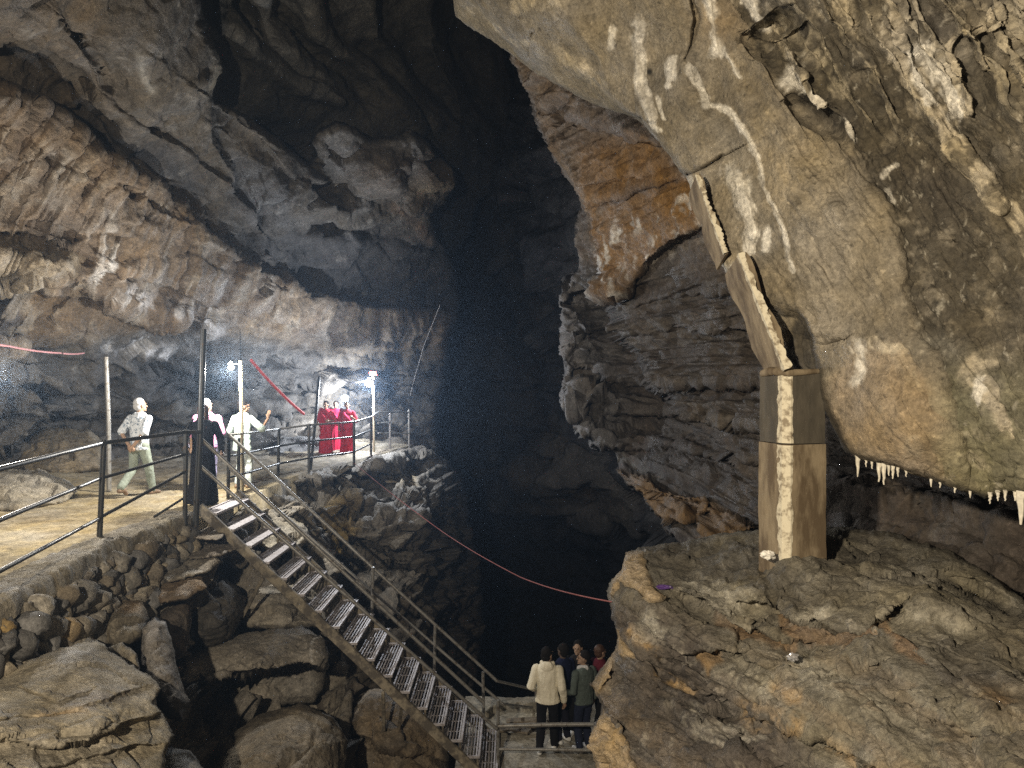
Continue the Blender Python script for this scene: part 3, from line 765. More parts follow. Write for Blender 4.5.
        A = paint(A, cv.region([(640, 550), (780, 530), (780, 560), (740, 570), (690, 590), (650, 590)], 8) * .7, (.12, .11, .09))
        A = paint(A, cv.blob(860, 552, 60, 10, 4, 2) * .6, (.075, .066, .05)); A = paint(A, cv.blob(880, 578, 40, 6, 4, 2) * .5, (.1, .085, .06))  # pillar shadow on the ledge painted as dark blotches
        t = (W[:, 2] + .1 * W[:, 0]) * 9 + 1.0 * fbm3(W, 1.0, 4)
        ly = layers1(t * 1.4, 61, .3)
        A = paint(A, sstep(.2, .7, ly) * sstep(620, 680, cv.py) * .4, (.2, .145, .085)); A = paint(A, sstep(-.2, -.7, ly) * sstep(640, 690, cv.py) * .5, (.09, .075, .06))
        for c in ((735, 600, 22, 18, 20), (748, 680, 38, 13, 25), (790, 625, 16, 8, 0), (700, 580, 16, 10, 0), (660, 625, 18, 10, 20), (815, 680, 30, 10, 15), (855, 705, 30, 10, 25), (690, 715, 22, 10, 25), (820, 612, 20, 8, 0), (930, 625, 30, 10, 10)):
            A = paint(A, cv.blob(*c) * sstep(-.25, .2, nf + .4 * nz) * .75, (.46, .43, .34))
        for f in (F1, F2):
            A = paint(A, cv.region(f, 2.5) * .85, (.215, .135, .062)); A = paint(A, cv.region(f, 2.5) * sstep(.05, .3, nf) * .5, (.15, .085, .04))
        A = paint(A, cv.region(F3, 2) * .9, (.28, .17, .06)); A = paint(A, cv.region(F4, 3) * .85, (.26, .15, .06))
        for y in Y:
            A = paint(A, cv.region(y, 2.2) * .9, (.4, .28, .125)); A = paint(A, cv.region(y, 2.2) * sstep(.1, .3, nf) * .4, (.3, .19, .08))
        for s, w in YS:
            A = paint(A, cv.stroke(s, w) * sstep(-.2, .15, nf) * .8, (.36, .23, .085))
        A = paint(A, cv.stroke([(640, 640), (690, 665), (725, 700)], 7) * sstep(.1, .3, nf) * .6, (.34, .31, .26))
        for k in range(5):
            A = paint(A, cv.stroke([(690 + 9 * k, 730 - 2 * k), (730 + 9 * k, 748 - 3 * k)], 2) * .6, (.4, .37, .3))
        A = paint(A, cv.region([(975, 690), (1040, 690), (1040, 740), (985, 725)], 14) * .4, (.16, .12, .07)); A = paint(A, cv.blob(1000, 700, 18, 8, 20) * .6, (.18, .11, .05))
        A = paint(A, sstep(.3, .5, nf) * .35, (.38, .34, .26))
        return A
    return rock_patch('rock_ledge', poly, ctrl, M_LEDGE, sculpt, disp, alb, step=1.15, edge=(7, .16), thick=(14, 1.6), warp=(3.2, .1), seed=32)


ledge()


# ---------------------------------------------------------------- outcrop under the far walkway
def outcrop():
    poly = [(252, 530), (262, 495), (300, 476), (330, 467), (370, 459), (395, 450), (412, 446), (430, 451), (447, 461), (463, 478), (466, 500), (472, 540), (478, 560), (482, 620), (476, 700), (450, 830), (320, 830), (318, 700), (300, 640), (275, 590)]
    ctrl = [(300, 477, 15.9), (412, 446, 23.8), (350, 464, 19), (462, 478, 22.5), (330, 520, 16.2), (400, 520, 18), (460, 560, 20), (380, 600, 16), (470, 650, 18), (360, 700, 14), (440, 760, 14.5), (300, 600, 14), (265, 500, 14.3), (330, 490, 16.4), (400, 470, 21)]

    def sculpt(cv):
        d = 0
        for q, a, r in (([(290, 484), (330, 480), (370, 472), (398, 462), (420, 458)], .9, 20), ([(330, 530), (370, 545), (395, 548)], .8, 14), ([(340, 505), (380, 500), (420, 505)], .5, 10), ([(345, 555), (390, 560), (420, 572)], .8, 20), ([(385, 482), (410, 480), (416, 490)], .6, 14), ([(300, 560), (340, 590), (400, 610)], .8, 24)):
            d = d + a * cv.step(q, 2, r)
        d = d + 3.0 * sstep(415, 470, cv.px) * sstep(452, 475, cv.py)
        d = d - .5 * cv.blob(385, 525, 34, 24, 10)
        return d

    def disp(W, cv):
        t = W[:, 2] * 2.6 + .7 * fbm3(W, .5, 4)
        s = .6 * layers1(t, 3, .14) + .35 * layers1(t * 2.6, 15, .2)
        return .22 * s + .3 * facets(W, (1.1, 1.1, .4), 33) + .13 * facets(W, (.45, .45, .2), 34) + .16 * fbm3(W, .6, 5, .55, 3) + .05 * ridged3(W, 1.8, 4, .6, 5)

    def alb(W, cv):
        n = len(W); nz = fbm3(W, .9, 5, .55, 4); nf = fbm3(W, 3.2, 4, .65, 6)
        A = base_alb(n, (.22, .195, .16)); A = paint(A, sstep(0, .4, nz) * .6, (.33, .29, .235)); A = paint(A, sstep(0, -.4, nz) * .6, (.09, .08, .07))
        A = paint(A, cv.region([(318, 502), (352, 498), (358, 525), (350, 555), (325, 560), (316, 530)], 6) * .85, (.33, .23, .07))
        A = paint(A, sstep(.1, .35, nf) * .5 * sstep(430, 380, cv.px), (.38, .35, .3))
        A = paint(A, cv.region([(382, 478), (412, 474), (418, 488), (395, 494)], 3) * .6, (.42, .33, .2))
        A = paint(A, sstep(420, 455, cv.px) * .75, (.06, .055, .055)); A = paint(A, sstep(560, 640, cv.py) * .6, (.09, .075, .06))  # shade of the poorly lit right face painted into the colour
        return A
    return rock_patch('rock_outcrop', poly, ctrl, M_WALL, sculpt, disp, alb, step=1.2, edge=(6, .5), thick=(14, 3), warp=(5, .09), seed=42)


outcrop()


# ---------------------------------------------------------------- broken slope between walkway and stairs
def slope():
    poly = [(-70, 720), (0, 672), (60, 640), (110, 606), (150, 568), (185, 528), (215, 504), (262, 490), (300, 500), (330, 545), (345, 640), (352, 700), (356, 820), (-70, 820)]
    ctrl = [(190, 525, 11.4), (230, 510, 13.2), (262, 500, 13.9), (150, 570, 10.2), (250, 560, 13), (300, 600, 13.2), (330, 560, 14.2), (250, 640, 11.8), (330, 700, 12), (200, 640, 10.6), (100, 620, 8.8), (0, 680, 7.2), (100, 760, 7.2), (200, 768, 9.2), (340, 790, 11.2)]

    def sculpt(cv):
        d = 0
        for q, a, r in (([(200, 545), (230, 550), (262, 560), (300, 575)], .5, 14), ([(240, 530), (280, 535), (305, 548)], .5, 10), ([(235, 580), (270, 590), (320, 612)], .6, 16), ([(150, 545), (190, 540), (225, 548)], .5, 12), ([(232, 610), (280, 615), (330, 632)], .5, 18), ([(160, 575), (200, 580), (230, 572)], .5, 14)):
            d = d + a * cv.step(q, 2, r)
        return d + 1.0 * cv.blob(225, 565, 20, 12, 0) + 1.3 * cv.blob(250, 680, 100, 55, 0, 2)

    def disp(W, cv):
        v = facets(W, (.9, .9, .34), 43); v2 = facets(W, (.4, .4, .18), 44)
        t = W[:, 2] * 4 + .8 * fbm3(W, .8, 3)
        return .4 * v + .12 * v2 + .14 * layers1(t, 5, .15) + .2 * fbm3(W, .8, 5, .55, 3) + .06 * ridged3(W, 3, 4, .6, 5)

    def alb(W, cv):
        n = len(W); nz = fbm3(W, 1.2, 5, .55, 4); nf = fbm3(W, 5., 4, .65, 6)
        A = base_alb(n, (.3, .265, .21)); A = paint(A, sstep(0, .4, nz) * .7, (.42, .375, .3)); A = paint(A, sstep(0, -.4, nz) * .6, (.11, .095, .08))
        A = paint(A, sstep(.05, .3, nf) * .4, (.36, .33, .27)); A = paint(A, sstep(690, 740, cv.py) * .4, (.13, .115, .1))
        return A
    return rock_patch('rock_slope', poly, ctrl, M_BOULDER, sculpt, disp, alb, step=1.2, edge=(3, .2), thick=(8, 1.5), warp=(4, .09), seed=52)


slope()


# ---------------------------------------------------------------- single boulders
def boulder(poly, ctrl, label, name='boulder', cat='boulder', base=(.2, .175, .135), edge=None, depth=.5, thick=None, steps=(), paints=(), rough=1.0, seed=60, step=1.0, group='boulders beside the walkway and stairs', warp=2.5, strata=.5):
    w = max(p[0] for p in poly) - min(p[0] for p in poly); h = max(p[1] for p in poly) - min(p[1] for p in poly)
    Dm = sum(c[2] for c in ctrl) / len(ctrl); size = min(w, h) * Dm / F

    def sculpt(cv):
        d = np.zeros(len(cv.px))
        for q, a, r in steps:
            d = d + a * cv.step(q, 1.8, r)
        return d

    def disp(W, cv):
        k = min(1., size * .9)
        q = max(.35, min(1.4, size * .7)); v = facets(W, (q, q, q * .5), seed, .15); v2 = facets(W, (.22, .22, .1), seed + 3)
        t = W[:, 2] * 7 + fbm3(W, 1.2, 3) + .8 * W[:, 0]
        return rough * k * (.08 * fbm3(W, 1.3 / max(.4, size), 4, .5, seed) + .03 * ridged3(W, 4.2, 4, .6, seed) + .15 * v * q / max(.6, q) + .035 * v2 + strata * (.05 * layers1(t, seed, .2) + .03 * layers1(t * 2.7, seed + 1, .25)))

    def alb(W, cv):
        n = len(W); nz = fbm3(W, 1.7, 5, .55, seed); nf = fbm3(W, 7., 4, .65, 6)
        A = base_alb(n, base); A = paint(A, sstep(0, .4, nz) * .6, tuple(1.4 * c for c in base)); A = paint(A, sstep(0, -.4, nz) * .6, tuple(.62 * c for c in base))
        A = paint(A, sstep(.15, .4, nf) * .35, tuple(1.75 * c for c in base))
        for m, c, s in paints:
            if len(m) and isinstance(m[0], tuple):
                A = paint(A, cv.region(m, 4) * s * sstep(-.35, .1, nf), c)
            else:
                A = paint(A, cv.blob(*m) * s * sstep(-.35, .1, nf), c)
        return A
    return rock_patch(name, poly, ctrl, M_BOULDER, sculpt, disp, alb, step=step, edge=(edge or .3 * min(w, h), depth), thick=thick or (12, .9), warp=(warp, .1), seed=seed, label=label, cat=cat, kind=None, fadew=max(11, .4 * min(w, h)))


B = boulder
bl = []
bl.append(B([(-90, 705), (-90, 668), (0, 674), (30, 661), (60, 649), (85, 642), (98, 640), (112, 652), (130, 664), (150, 677), (161, 690), (152, 702), (165, 718), (173, 735), (166, 750), (162, 800), (150, 860), (-90, 860)],
            [(0, 674, 6.5), (98, 640, 7.4), (150, 680, 6.8), (170, 735, 6.3), (80, 680, 6.2), (0, 720, 5.3), (100, 720, 5.6), (0, 768, 4.8), (150, 768, 5.7), (-80, 700, 5.5), (-80, 860, 3.9), (100, 860, 4.9)],
            'huge pale brown boulder filling the lower left corner of the photo', base=(.33, .285, .2), edge=5, depth=.08, thick=(14, 1.5),
            steps=(([(0, 742), (60, 748), (85, 742), (120, 728), (160, 715)], .16, 16), ([(30, 690), (60, 700), (85, 690)], .08, 10), ([(0, 720), (50, 715), (100, 700), (140, 690)], .07, 12), ([(40, 770), (90, 755), (150, 745)], .1, 14)),
            paints=(((75, 652, 22, 9, -10), (.58, .58, .58), .8), ((60, 712, 26, 5, -8), (.42, .28, .12), .8), ((95, 698, 30, 9, 0), (.27, .25, .26), .7), ((140, 690, 18, 8, 20), (.3, .28, .25), .6)), rough=.6, seed=61, step=1.0, strata=1.0))
bl.append(B([(141, 650), (143, 628), (155, 617), (166, 622), (172, 645), (180, 680), (189, 702), (183, 722), (168, 718), (152, 694), (143, 668)], [(150, 620, 8.3), (165, 625, 8.4), (160, 670, 7.7), (185, 715, 7.4), (150, 690, 7.5)], 'tall dark upright rock slab leaning right of the huge corner boulder', base=(.19, .17, .145), depth=.3, seed=62, strata=.1, paints=(((160, 640, 10, 16), (.19, .17, .15), .5),)))
bl.append(B([(100, 632), (108, 607), (124, 597), (143, 601), (150, 618), (143, 638), (122, 648), (106, 644)], [(105, 640, 8.2), (125, 600, 8.9), (145, 620, 8.5), (125, 630, 8.2)], 'rounded boulder with a rusty ochre top at the foot of the stone wall', base=(.2, .17, .12), depth=.35, seed=63, paints=(((130, 608, 14, 8), (.36, .22, .08), .9),)))
bl.append(B([(108, 648), (122, 642), (136, 654), (141, 678), (126, 673), (113, 662)], [(110, 650, 7.7), (138, 675, 7.3), (125, 655, 7.5)], 'small pale wedge of rock between the corner boulder and the upright slab', base=(.28, .24, .17), depth=.2, seed=64))
bl.append(B([(178, 668), (182, 655), (205, 645), (250, 633), (300, 626), (321, 638), (329, 655), (323, 684), (316, 702), (280, 706), (232, 718), (186, 728), (176, 700)], [(182, 660, 10.4), (250, 634, 11.4), (310, 628, 11.6), (328, 656, 11), (180, 690, 9.8), (260, 664, 10.3), (320, 684, 10.8), (200, 725, 10.2), (300, 705, 11)],
            'big flat slab boulder with a pale top and dark undercut below the stairs', base=(.36, .325, .27), edge=14, depth=.4, thick=(14, 2), steps=(([(170, 690), (215, 680), (260, 672), (300, 664), (330, 668)], 1.6, 70),), seed=65))
bl.append(B([(200, 775), (222, 742), (258, 716), (300, 704), (334, 718), (347, 742), (340, 800), (250, 840), (200, 830)], [(215, 760, 9), (300, 706, 10), (345, 745, 9.8), (270, 760, 8.8), (300, 830, 8.3)], 'brown boulder at the bottom edge under the flat slab boulder', base=(.22, .185, .135), depth=.6, edge=30, seed=66))
bl.append(B([(138, 785), (150, 757), (168, 746), (190, 752), (206, 772), (208, 810), (140, 820)], [(150, 760, 6.8), (195, 760, 6.7), (170, 800, 6.2)], 'grey rounded rock at the bottom edge right of the corner boulder', base=(.17, .16, .14), depth=.3, seed=67))
bl.append(B([(188, 640), (190, 612), (203, 592), (222, 578), (240, 588), (243, 615), (230, 640), (205, 650)], [(195, 640, 10.6), (225, 580, 11.4), (240, 620, 11), (215, 620, 10.4)], 'dark round boulder in the shade under the upper stairs', base=(.1, .09, .075), depth=.6, seed=68))
bl.append(B([(150, 592), (158, 578), (185, 570), (202, 575), (206, 588), (185, 600), (160, 604)], [(155, 595, 9.6), (200, 575, 10.2), (180, 590, 9.7)], 'orange brown stone below the flat pale slabs beside the stone wall', base=(.24, .17, .1), depth=.25, seed=69))
bl.append(B([(152, 575), (160, 562), (190, 552), (216, 553), (222, 562), (205, 574), (170, 582)], [(155, 575, 10), (215, 555, 10.9), (185, 570, 10.2)], 'flat pale slab, lower of two beside the end of the stone wall', base=(.3, .265, .21), depth=.25, edge=5, seed=70))
bl.append(B([(178, 552), (185, 542), (215, 536), (238, 540), (240, 548), (220, 556), (190, 560)], [(180, 552, 10.9), (235, 540, 11.7), (210, 550, 11)], 'flat pale slab, upper of two beside the end of the stone wall', base=(.3, .26, .21), depth=.25, edge=5, seed=71))
bl.append(B([(190, 528), (205, 520), (225, 522), (232, 530), (215, 540), (194, 538)], [(192, 532, 11.3), (230, 527, 11.9), (210, 532, 11.3)], 'brown stone right under the top of the stairs', base=(.2, .165, .12), depth=.2, edge=4, seed=72))
bl.append(B([(152, 636), (162, 612), (186, 600), (192, 620), (186, 652), (172, 660)], [(155, 636, 9.2), (186, 604, 9.9), (186, 650, 9.4)], 'shaded brown block behind the tall upright rock slab', base=(.16, .13, .1), depth=.3, seed=73))
bl.append(B([(352, 720), (358, 702), (368, 691), (386, 689), (402, 697), (428, 716), (447, 738), (452, 830), (350, 830)], [(358, 702, 12.3), (386, 690, 12.6), (445, 740, 12.4), (400, 740, 11.6), (355, 780, 11.8), (400, 820, 11.3)], 'brown rock block standing under the middle of the stairs', base=(.23, .18, .12), depth=.5, edge=10, seed=74, steps=(([(355, 735), (400, 745), (445, 760)], .3, 18),)))
bl.append(B([(255, 540), (262, 522), (285, 515), (304, 522), (310, 538), (296, 552), (268, 552)], [(258, 540, 13), (285, 516, 13.8), (305, 540, 13.4)], 'pale layered block under the upper stairs beside the ochre outcrop', base=(.4, .36, .28), depth=.35, edge=5, seed=75))
bl.append(B([(238, 612), (250, 590), (276, 578), (310, 584), (330, 606), (326, 626), (280, 630), (248, 628)], [(242, 615, 12), (280, 580, 12.9), (328, 612, 12.9), (285, 612, 12.2)], 'pale stepped rock right behind the middle of the near stringer', base=(.38, .34, .27), depth=.4, edge=8, seed=76, steps=(([(240, 612), (280, 600), (326, 606)], .25, 10),)))
bl.append(B([(-60, 520), (-60, 478), (0, 470), (40, 470), (70, 482), (77, 492), (62, 505), (20, 513)], [(-50, 478, 12.4), (40, 470, 13.0), (75, 492, 12.7), (20, 511, 11.4), (-50, 519, 10.9)], 'low flat topped rock on the walkway at the left edge', base=(.3, .26, .19), depth=.4, edge=9, seed=77, group=None))
bl.append(B([(18, 462), (24, 442), (42, 428), (90, 430), (106, 446), (102, 470), (60, 478), (24, 474)], [(20, 462, 15.9), (60, 428, 16.9), (104, 460, 16.4), (60, 470, 15.6)], 'brown block of rock against the cave wall behind the low flat rock', base=(.24, .19, .12), depth=.5, edge=12, seed=78))
bl.append(B([(268, 452), (285, 438), (320, 436), (345, 444), (350, 458), (320, 464), (280, 466)], [(270, 455, 20.5), (320, 436, 22.5), (348, 456, 21.5)], 'grey rock on the walkway left of the women in red', base=(.16, .155, .15), depth=.5, edge=6, seed=79))


# ---------------------------------------------------------------- walkway
EDGE = [(3.0, -4.4), (6.7, -4.63), (9.0, -4.98), (11.1, -4.86), (12.8, -4.79), (13.7, -4.66), (16.6, -4.7), (19, -4.15), (21.5, -3.75), (24.3, -3.28), (25.5, -4.2), (27, -5.5), (32, -6)]
WZ = -2.0


def walkway():
    ys = np.concatenate([np.linspace(3, 14, 260), np.linspace(14.05, 32, 220)])
    ex = np.interp(ys, [e[0] for e in EDGE], [e[1] for e in EDGE])
    nx = 260
    u = np.linspace(-.03, 1, nx) ** 1.0
    Y, U = np.meshgrid(ys, u, indexing='ij'); X = ex[:, None] + (-19 - ex[:, None]) * np.maximum(U, 0) ** 1.25
    W = np.stack([X.ravel(), Y.ravel(), np.full(X.size, WZ)], 1)
    dist = np.abs(X - ex[:, None]).ravel()
    lump = .05 * fbm3(W, .7, 4, .5, 3) + .02 * ridged3(W, 3, 4, .55, 4) * 1.2
    far = sstep(14, 18, W[:, 1])
    W[:, 2] += lump * sstep(0, .6, dist) * (1 + 1.6 * far) + .5 * sstep(7, 13, -W[:, 0]) * (.5 + .5 * fbm3(W, .5, 3, .5, 9))
    W[:, 2] -= np.where(U.ravel() < 0, .9, 0)
    n = len(W); nz = fbm3(W, .8, 5, .6, 5); nf = fbm3(W, 4, 4, .6, 6)
    A = base_alb(n, (.34, .265, .14)); A = paint(A, sstep(0, .4, nz) * .6, (.4, .33, .19)); A = paint(A, sstep(0, -.45, nz) * .6, (.22, .17, .1)); A = paint(A, sstep(.1, .35, nf) * .3, (.46, .4, .27))
    A = paint(A, sstep(.55, .2, dist) * sstep(12, 10, W[:, 1]) * .7, (.3, .27, .21))
    A = paint(A, far * .7, (.24, .21, .17))
    idx = np.arange(n).reshape(len(ys), nx)
    Q = np.stack([idx[:-1, :-1].ravel(), idx[1:, :-1].ravel(), idx[1:, 1:].ravel(), idx[:-1, 1:].ravel()], 1)
    o = link('walkway', mesh_np('walkway', W, Q, {'alb': A}), M_DIRT); o['kind'] = 'structure'


walkway()

# pit floor far below, out to the end of the cave and behind the camera
def pit_floor():
    xs = np.linspace(-70, 70, 160); ys = np.linspace(-30, 90, 160)
    X, Y = np.meshgrid(xs, ys); W = np.stack([X.ravel(), Y.ravel(), np.full(X.size, -13.)], 1)
    W[:, 2] += 1.2 * fbm3(W, .12, 5, .5, 3)
    idx = np.arange(len(W)).reshape(X.shape)
    Q = np.stack([idx[:-1, :-1].ravel(), idx[:-1, 1:].ravel(), idx[1:, 1:].ravel(), idx[1:, :-1].ravel()], 1)
    o = link('cave_floor', mesh_np('cave_floor', W, Q, {'alb': base_alb(len(W), (.06, .055, .05))}), M_FAR); o['kind'] = 'structure'


pit_floor()


def landing():
    xs = np.linspace(-1.0, 4.2, 200); ys = np.linspace(11.2, 14.4, 140)
    X, Y = np.meshgrid(xs, ys); W = np.stack([X.ravel(), Y.ravel(), np.full(X.size, -6.07)], 1)
    e = np.minimum(np.minimum(W[:, 0] + 1.0, 4.2 - W[:, 0]), np.minimum(W[:, 1] - 11.2, 14.4 - W[:, 1]))
    t = fbm3(W, 1.5, 4, .5, 3)
    W[:, 2] += .03 * fbm3(W, 1.2, 4, .5, 3) + .012 * ridged3(W, 6, 3) + .1 * layers1(W[:, 1] * 1.3 + t, 5, .1) * sstep(12.6, 13, W[:, 1]) - 1.0 * sstep(.1, 0, e)
    A = base_alb(len(W), (.33, .3, .235)); nz = fbm3(W, 2, 5, .6, 8); A = paint(A, sstep(0, .4, nz) * .6, (.42, .38, .29)); A = paint(A, sstep(0, -.4, nz) * .6, (.18, .16, .13))
    idx = np.arange(len(W)).reshape(X.shape)
    Q = np.stack([idx[:-1, :-1].ravel(), idx[:-1, 1:].ravel(), idx[1:, 1:].ravel(), idx[1:, :-1].ravel()], 1)
    o = link('landing', mesh_np('landing', W, Q, {'alb': A}), M_DIRT); o['kind'] = 'structure'
    # rubble buttress carrying the landing
    xs = np.linspace(-1.0, 4.2, 120); zs = np.linspace(-6.12, -13, 120)
    X, Z = np.meshgrid(xs, zs); W = np.stack([X.ravel(), np.full(X.size, 11.25), Z.ravel()], 1)
    W[:, 1] -= .3 * facets(W, (.7, .7, .4), 9) + .3 * (-6 - W[:, 2]) * .3
    o = link('landing_rock', mesh_np('landing_rock', W, Q[:0] if False else np.stack([(i := np.arange(len(W)).reshape(X.shape))[:-1, :-1].ravel(), i[1:, :-1].ravel(), i[1:, 1:].ravel(), i[:-1, 1:].ravel()], 1), {'alb': base_alb(len(W), (.12, .1, .08))}), M_BOULDER); o['kind'] = 'structure'


landing()
# ================================================================ mesh building for the man-made things
class MB:
    def __init__(s):
        s.v = []; s.f = []

    def add(s, v, f):
        o = len(s.v); s.v += [tuple(p) for p in v]; s.f += [tuple(i + o for i in q) for q in f]; return s

    def box(s, c, d, M=None):
        """box with centre c, full size d, optional 3x3 rotation, with slightly bevelled edges"""
        M = M or Matrix.Identity(3); c = Vector(c); b = min(d) * .12
        hx, hy, hz = d[0] / 2, d[1] / 2, d[2] / 2
        v = []
        rings = [(-hz, b), (-hz + b, 0), (hz - b, 0), (hz, b)]
        for z, i in rings:
            x, y = hx - i, hy - i; k = b if i == 0 else b * .5
            v += [(-x + k, -y, z), (x - k, -y, z), (x, -y + k, z), (x, y - k, z), (x - k, y, z), (-x + k, y, z), (-x, y - k, z), (-x, -y + k, z)]
        f = [tuple(range(7, -1, -1)), tuple(range(24, 32))]
        for r in range(3):
            for k in range(8):
                a = r * 8 + k; e = r * 8 + (k + 1) % 8
                f.append((a, e, e + 8, a + 8))
        return s.add([c + M @ Vector(p) for p in v], f)

    def bar(s, a, b, w, h, up=(0, 0, 1)):
        """rectangular bar from a to b"""
        a, b = Vector(a), Vector(b); y = (b - a); L = y.length; y.normalize(); x = y.cross(Vector(up)); x.normalize(); z = x.cross(y)
        return s.box((a + b) / 2, (w, L, h), Matrix((x, y, z)).transposed())

    def tube(s, pts, r, seg=10, caps=True, ell=None):
        pts = [Vector(p) for p in pts]; n = len(pts); R = r if isinstance(r, (list, tuple)) else [r] * n
        ref = Vector((0, 0, 1)); v = []; px = None
        for i, p in enumerate(pts):
            t = (pts[min(i + 1, n - 1)] - pts[max(i - 1, 0)]).normalized()
            if px is None:
                px = t.cross(ref)
                if px.length < .05: px = t.cross(Vector((0, 1, 0)))
            px = (px - t * px.dot(t)).normalized(); py = t.cross(px)
            for k in range(seg):
                a = 2 * math.pi * k / seg
                v.append(p + px * math.cos(a) * R[i] + py * math.sin(a) * R[i])
        f = [(i * seg + k, i * seg + (k + 1) % seg, (i + 1) * seg + (k + 1) % seg, (i + 1) * seg + k) for i in range(n - 1) for k in range(seg)]
        if caps: f += [tuple(range(seg - 1, -1, -1)), tuple(range((n - 1) * seg, n * seg))]
        return s.add(v, f)

    def build(s, name, mat, parent=None, smooth=True, origin=None):
        me = bpy.data.meshes.new(name); me.from_pydata(s.v, [], s.f); me.update()
        if origin is not None:
            me.transform(Matrix.Translation(-Vector(origin)))
        o = link(name, me, mat, parent, smooth)
        if smooth:
            try: me.set_sharp_from_angle(angle=math.radians(40))
            except Exception: pass
        return o


def part(mb, name, mat, root, smooth=True):
    return mb.build(name, mat, root, smooth, origin=root.location if root is not None else None)


M_IRON = plain_mat('painted_iron', (.055, .058, .06), rough=.42, metal=.3, scale=14, bump=.25, col2=(.09, .06, .04), thr=(.55, .7), spec=.5)
M_IRON_PALE = plain_mat('worn_iron', (.27, .265, .25), rough=.42, metal=.3, scale=16, bump=.2, col2=(.1, .075, .05), thr=(.5, .7))
M_STRINGER = plain_mat('muddy_iron', (.12, .105, .085), rough=.7, metal=.1, scale=6, bump=.5, col2=(.32, .28, .21), thr=(.45, .6))
M_TREAD = plain_mat('tread_iron', (.46, .44, .46), rough=.55, metal=.15, scale=18, bump=.2, col2=(.16, .13, .12), thr=(.5, .7))
M_BAMBOO = plain_mat('bare_pole', (.36, .31, .21), rough=.6, scale=10, var=.3)
M_WHITE = plain_mat('white_plastic', (.75, .75, .74), rough=.4, var=.1)
M_BULB = emit_mat('lit_lamp', (.93, .97, 1.), 5)
M_BULB_S = emit_mat('lit_lamp_small', (.93, .97, 1.), 4)
M_BLACKPLASTIC = plain_mat('black_plastic', (.03, .03, .03), rough=.5)


def post(root, a, b, r=.026, mat=None, name='post'):
    return part(MB().tube([a, b], r), name, mat or M_IRON, root)


def rail(root, pts, r=.022, mat=None, name='rail'):
    return part(MB().tube(pts, r), name, mat or M_IRON, root)


# ---------------------------------------------------------------- railing along the walkway
rt = empty('metal_railing', P(102, 545, 9.4)); tag(rt, 'dark iron pipe railing along the near edge of the walkway above the stone wall', 'railing')
bend = lambda a, m, b: [a, m, b]
rail(rt, [P(-130, 502, 5.2), P(0, 469, 6.5), P(103, 443, 9.4)], .027); rail(rt, [P(103, 443, 9.4), P(186, 432, 10.9), P(201, 432, 11.02)], .027)
rail(rt, [P(-130, 575, 5.2), P(0, 520, 6.5), P(101, 478, 9.4)]); rail(rt, [P(102, 478, 9.4), P(186, 454, 10.9)])
rail(rt, [P(-130, 640, 5.2), P(0, 571, 6.5), P(100, 518, 9.4)]); rail(rt, [P(101, 517, 9.4), P(186, 471, 10.9)])
rail(rt, [P(154, 517, 10.5), P(187, 496, 10.95)], .018, name='brace')
for a, b in ((P(-130, 498, 5.2), P(-131, 690, 5.2)), (P(104, 439, 9.4), P(99, 549, 9.4)), (P(186, 430, 10.9), P(185, 526, 10.9))):
    post(rt, a, b, .034)

rt = empty('metal_railing', P(308, 473, 16.6)); tag(rt, 'iron pipe railing along the far walkway in front of the women in red', 'railing')
FP = [(229, 434, 501, 13.0), (239, 438, 498, 13.3), (279, 428, 477, 16.0), (309, 424, 475, 16.8), (354, 421, 465, 18.5), (371, 417, 457, 20.8), (390, 413, 450, 23.0), (409, 409, 447, 23.9)]
for px, y0, y1, D in FP:
    post(rt, P(px, y0, D), P(px - (1 if px < 300 else 0), y1 + 2, D), .033 if D > 15 else .03, M_IRON if px < 380 else M_IRON_PALE)
T = [P(229, 435, 13), P(279, 429, 16), P(309, 425, 16.8), P(354, 422, 18.5), P(371, 417, 20.8)]
for dz in (0, -.37, -.75):
    for a, b in zip(T[:-1], T[1:]):
        rail(rt, [(a[0], a[1], a[2] + dz), (b[0], b[1], b[2] + dz)], .022, M_IRON_PALE if dz == 0 else M_IRON)
rail(rt, [P(371, 417, 20.8), P(378, 412, 22.5), P(409, 412, 23.9)], .025, M_IRON_PALE); rail(rt, [P(378, 423, 22.5), P(391, 422, 23)], .022, M_IRON_PALE); rail(rt, [P(378, 433, 22.5), P(409, 433.5, 23.9)], .022, M_IRON_PALE)

for a, b, r, m, l in ((P(106, 357, 13.6), P(109, 491, 13.6), .04, M_IRON_PALE, 'tall bare grey pole behind the near railing, left of the man in the checked shirt'), (P(203.5, 329, 11.05), P(195.5, 527, 11.05), .045, M_IRON, 'tall dark iron pole at the stair head in front of the woman in black'),
                      (P(319, 377, 19.2), P(310, 474, 17.2), .035, M_IRON, 'thin dark pole leaning against the far railing left of the women in red')):
    o = MB().tube([a, tuple((x + y) / 2 + .012 for x, y in zip(a, b)), b], r).build('pole', m, None, origin=b); o.location = b
    tag(o, l, 'pole')

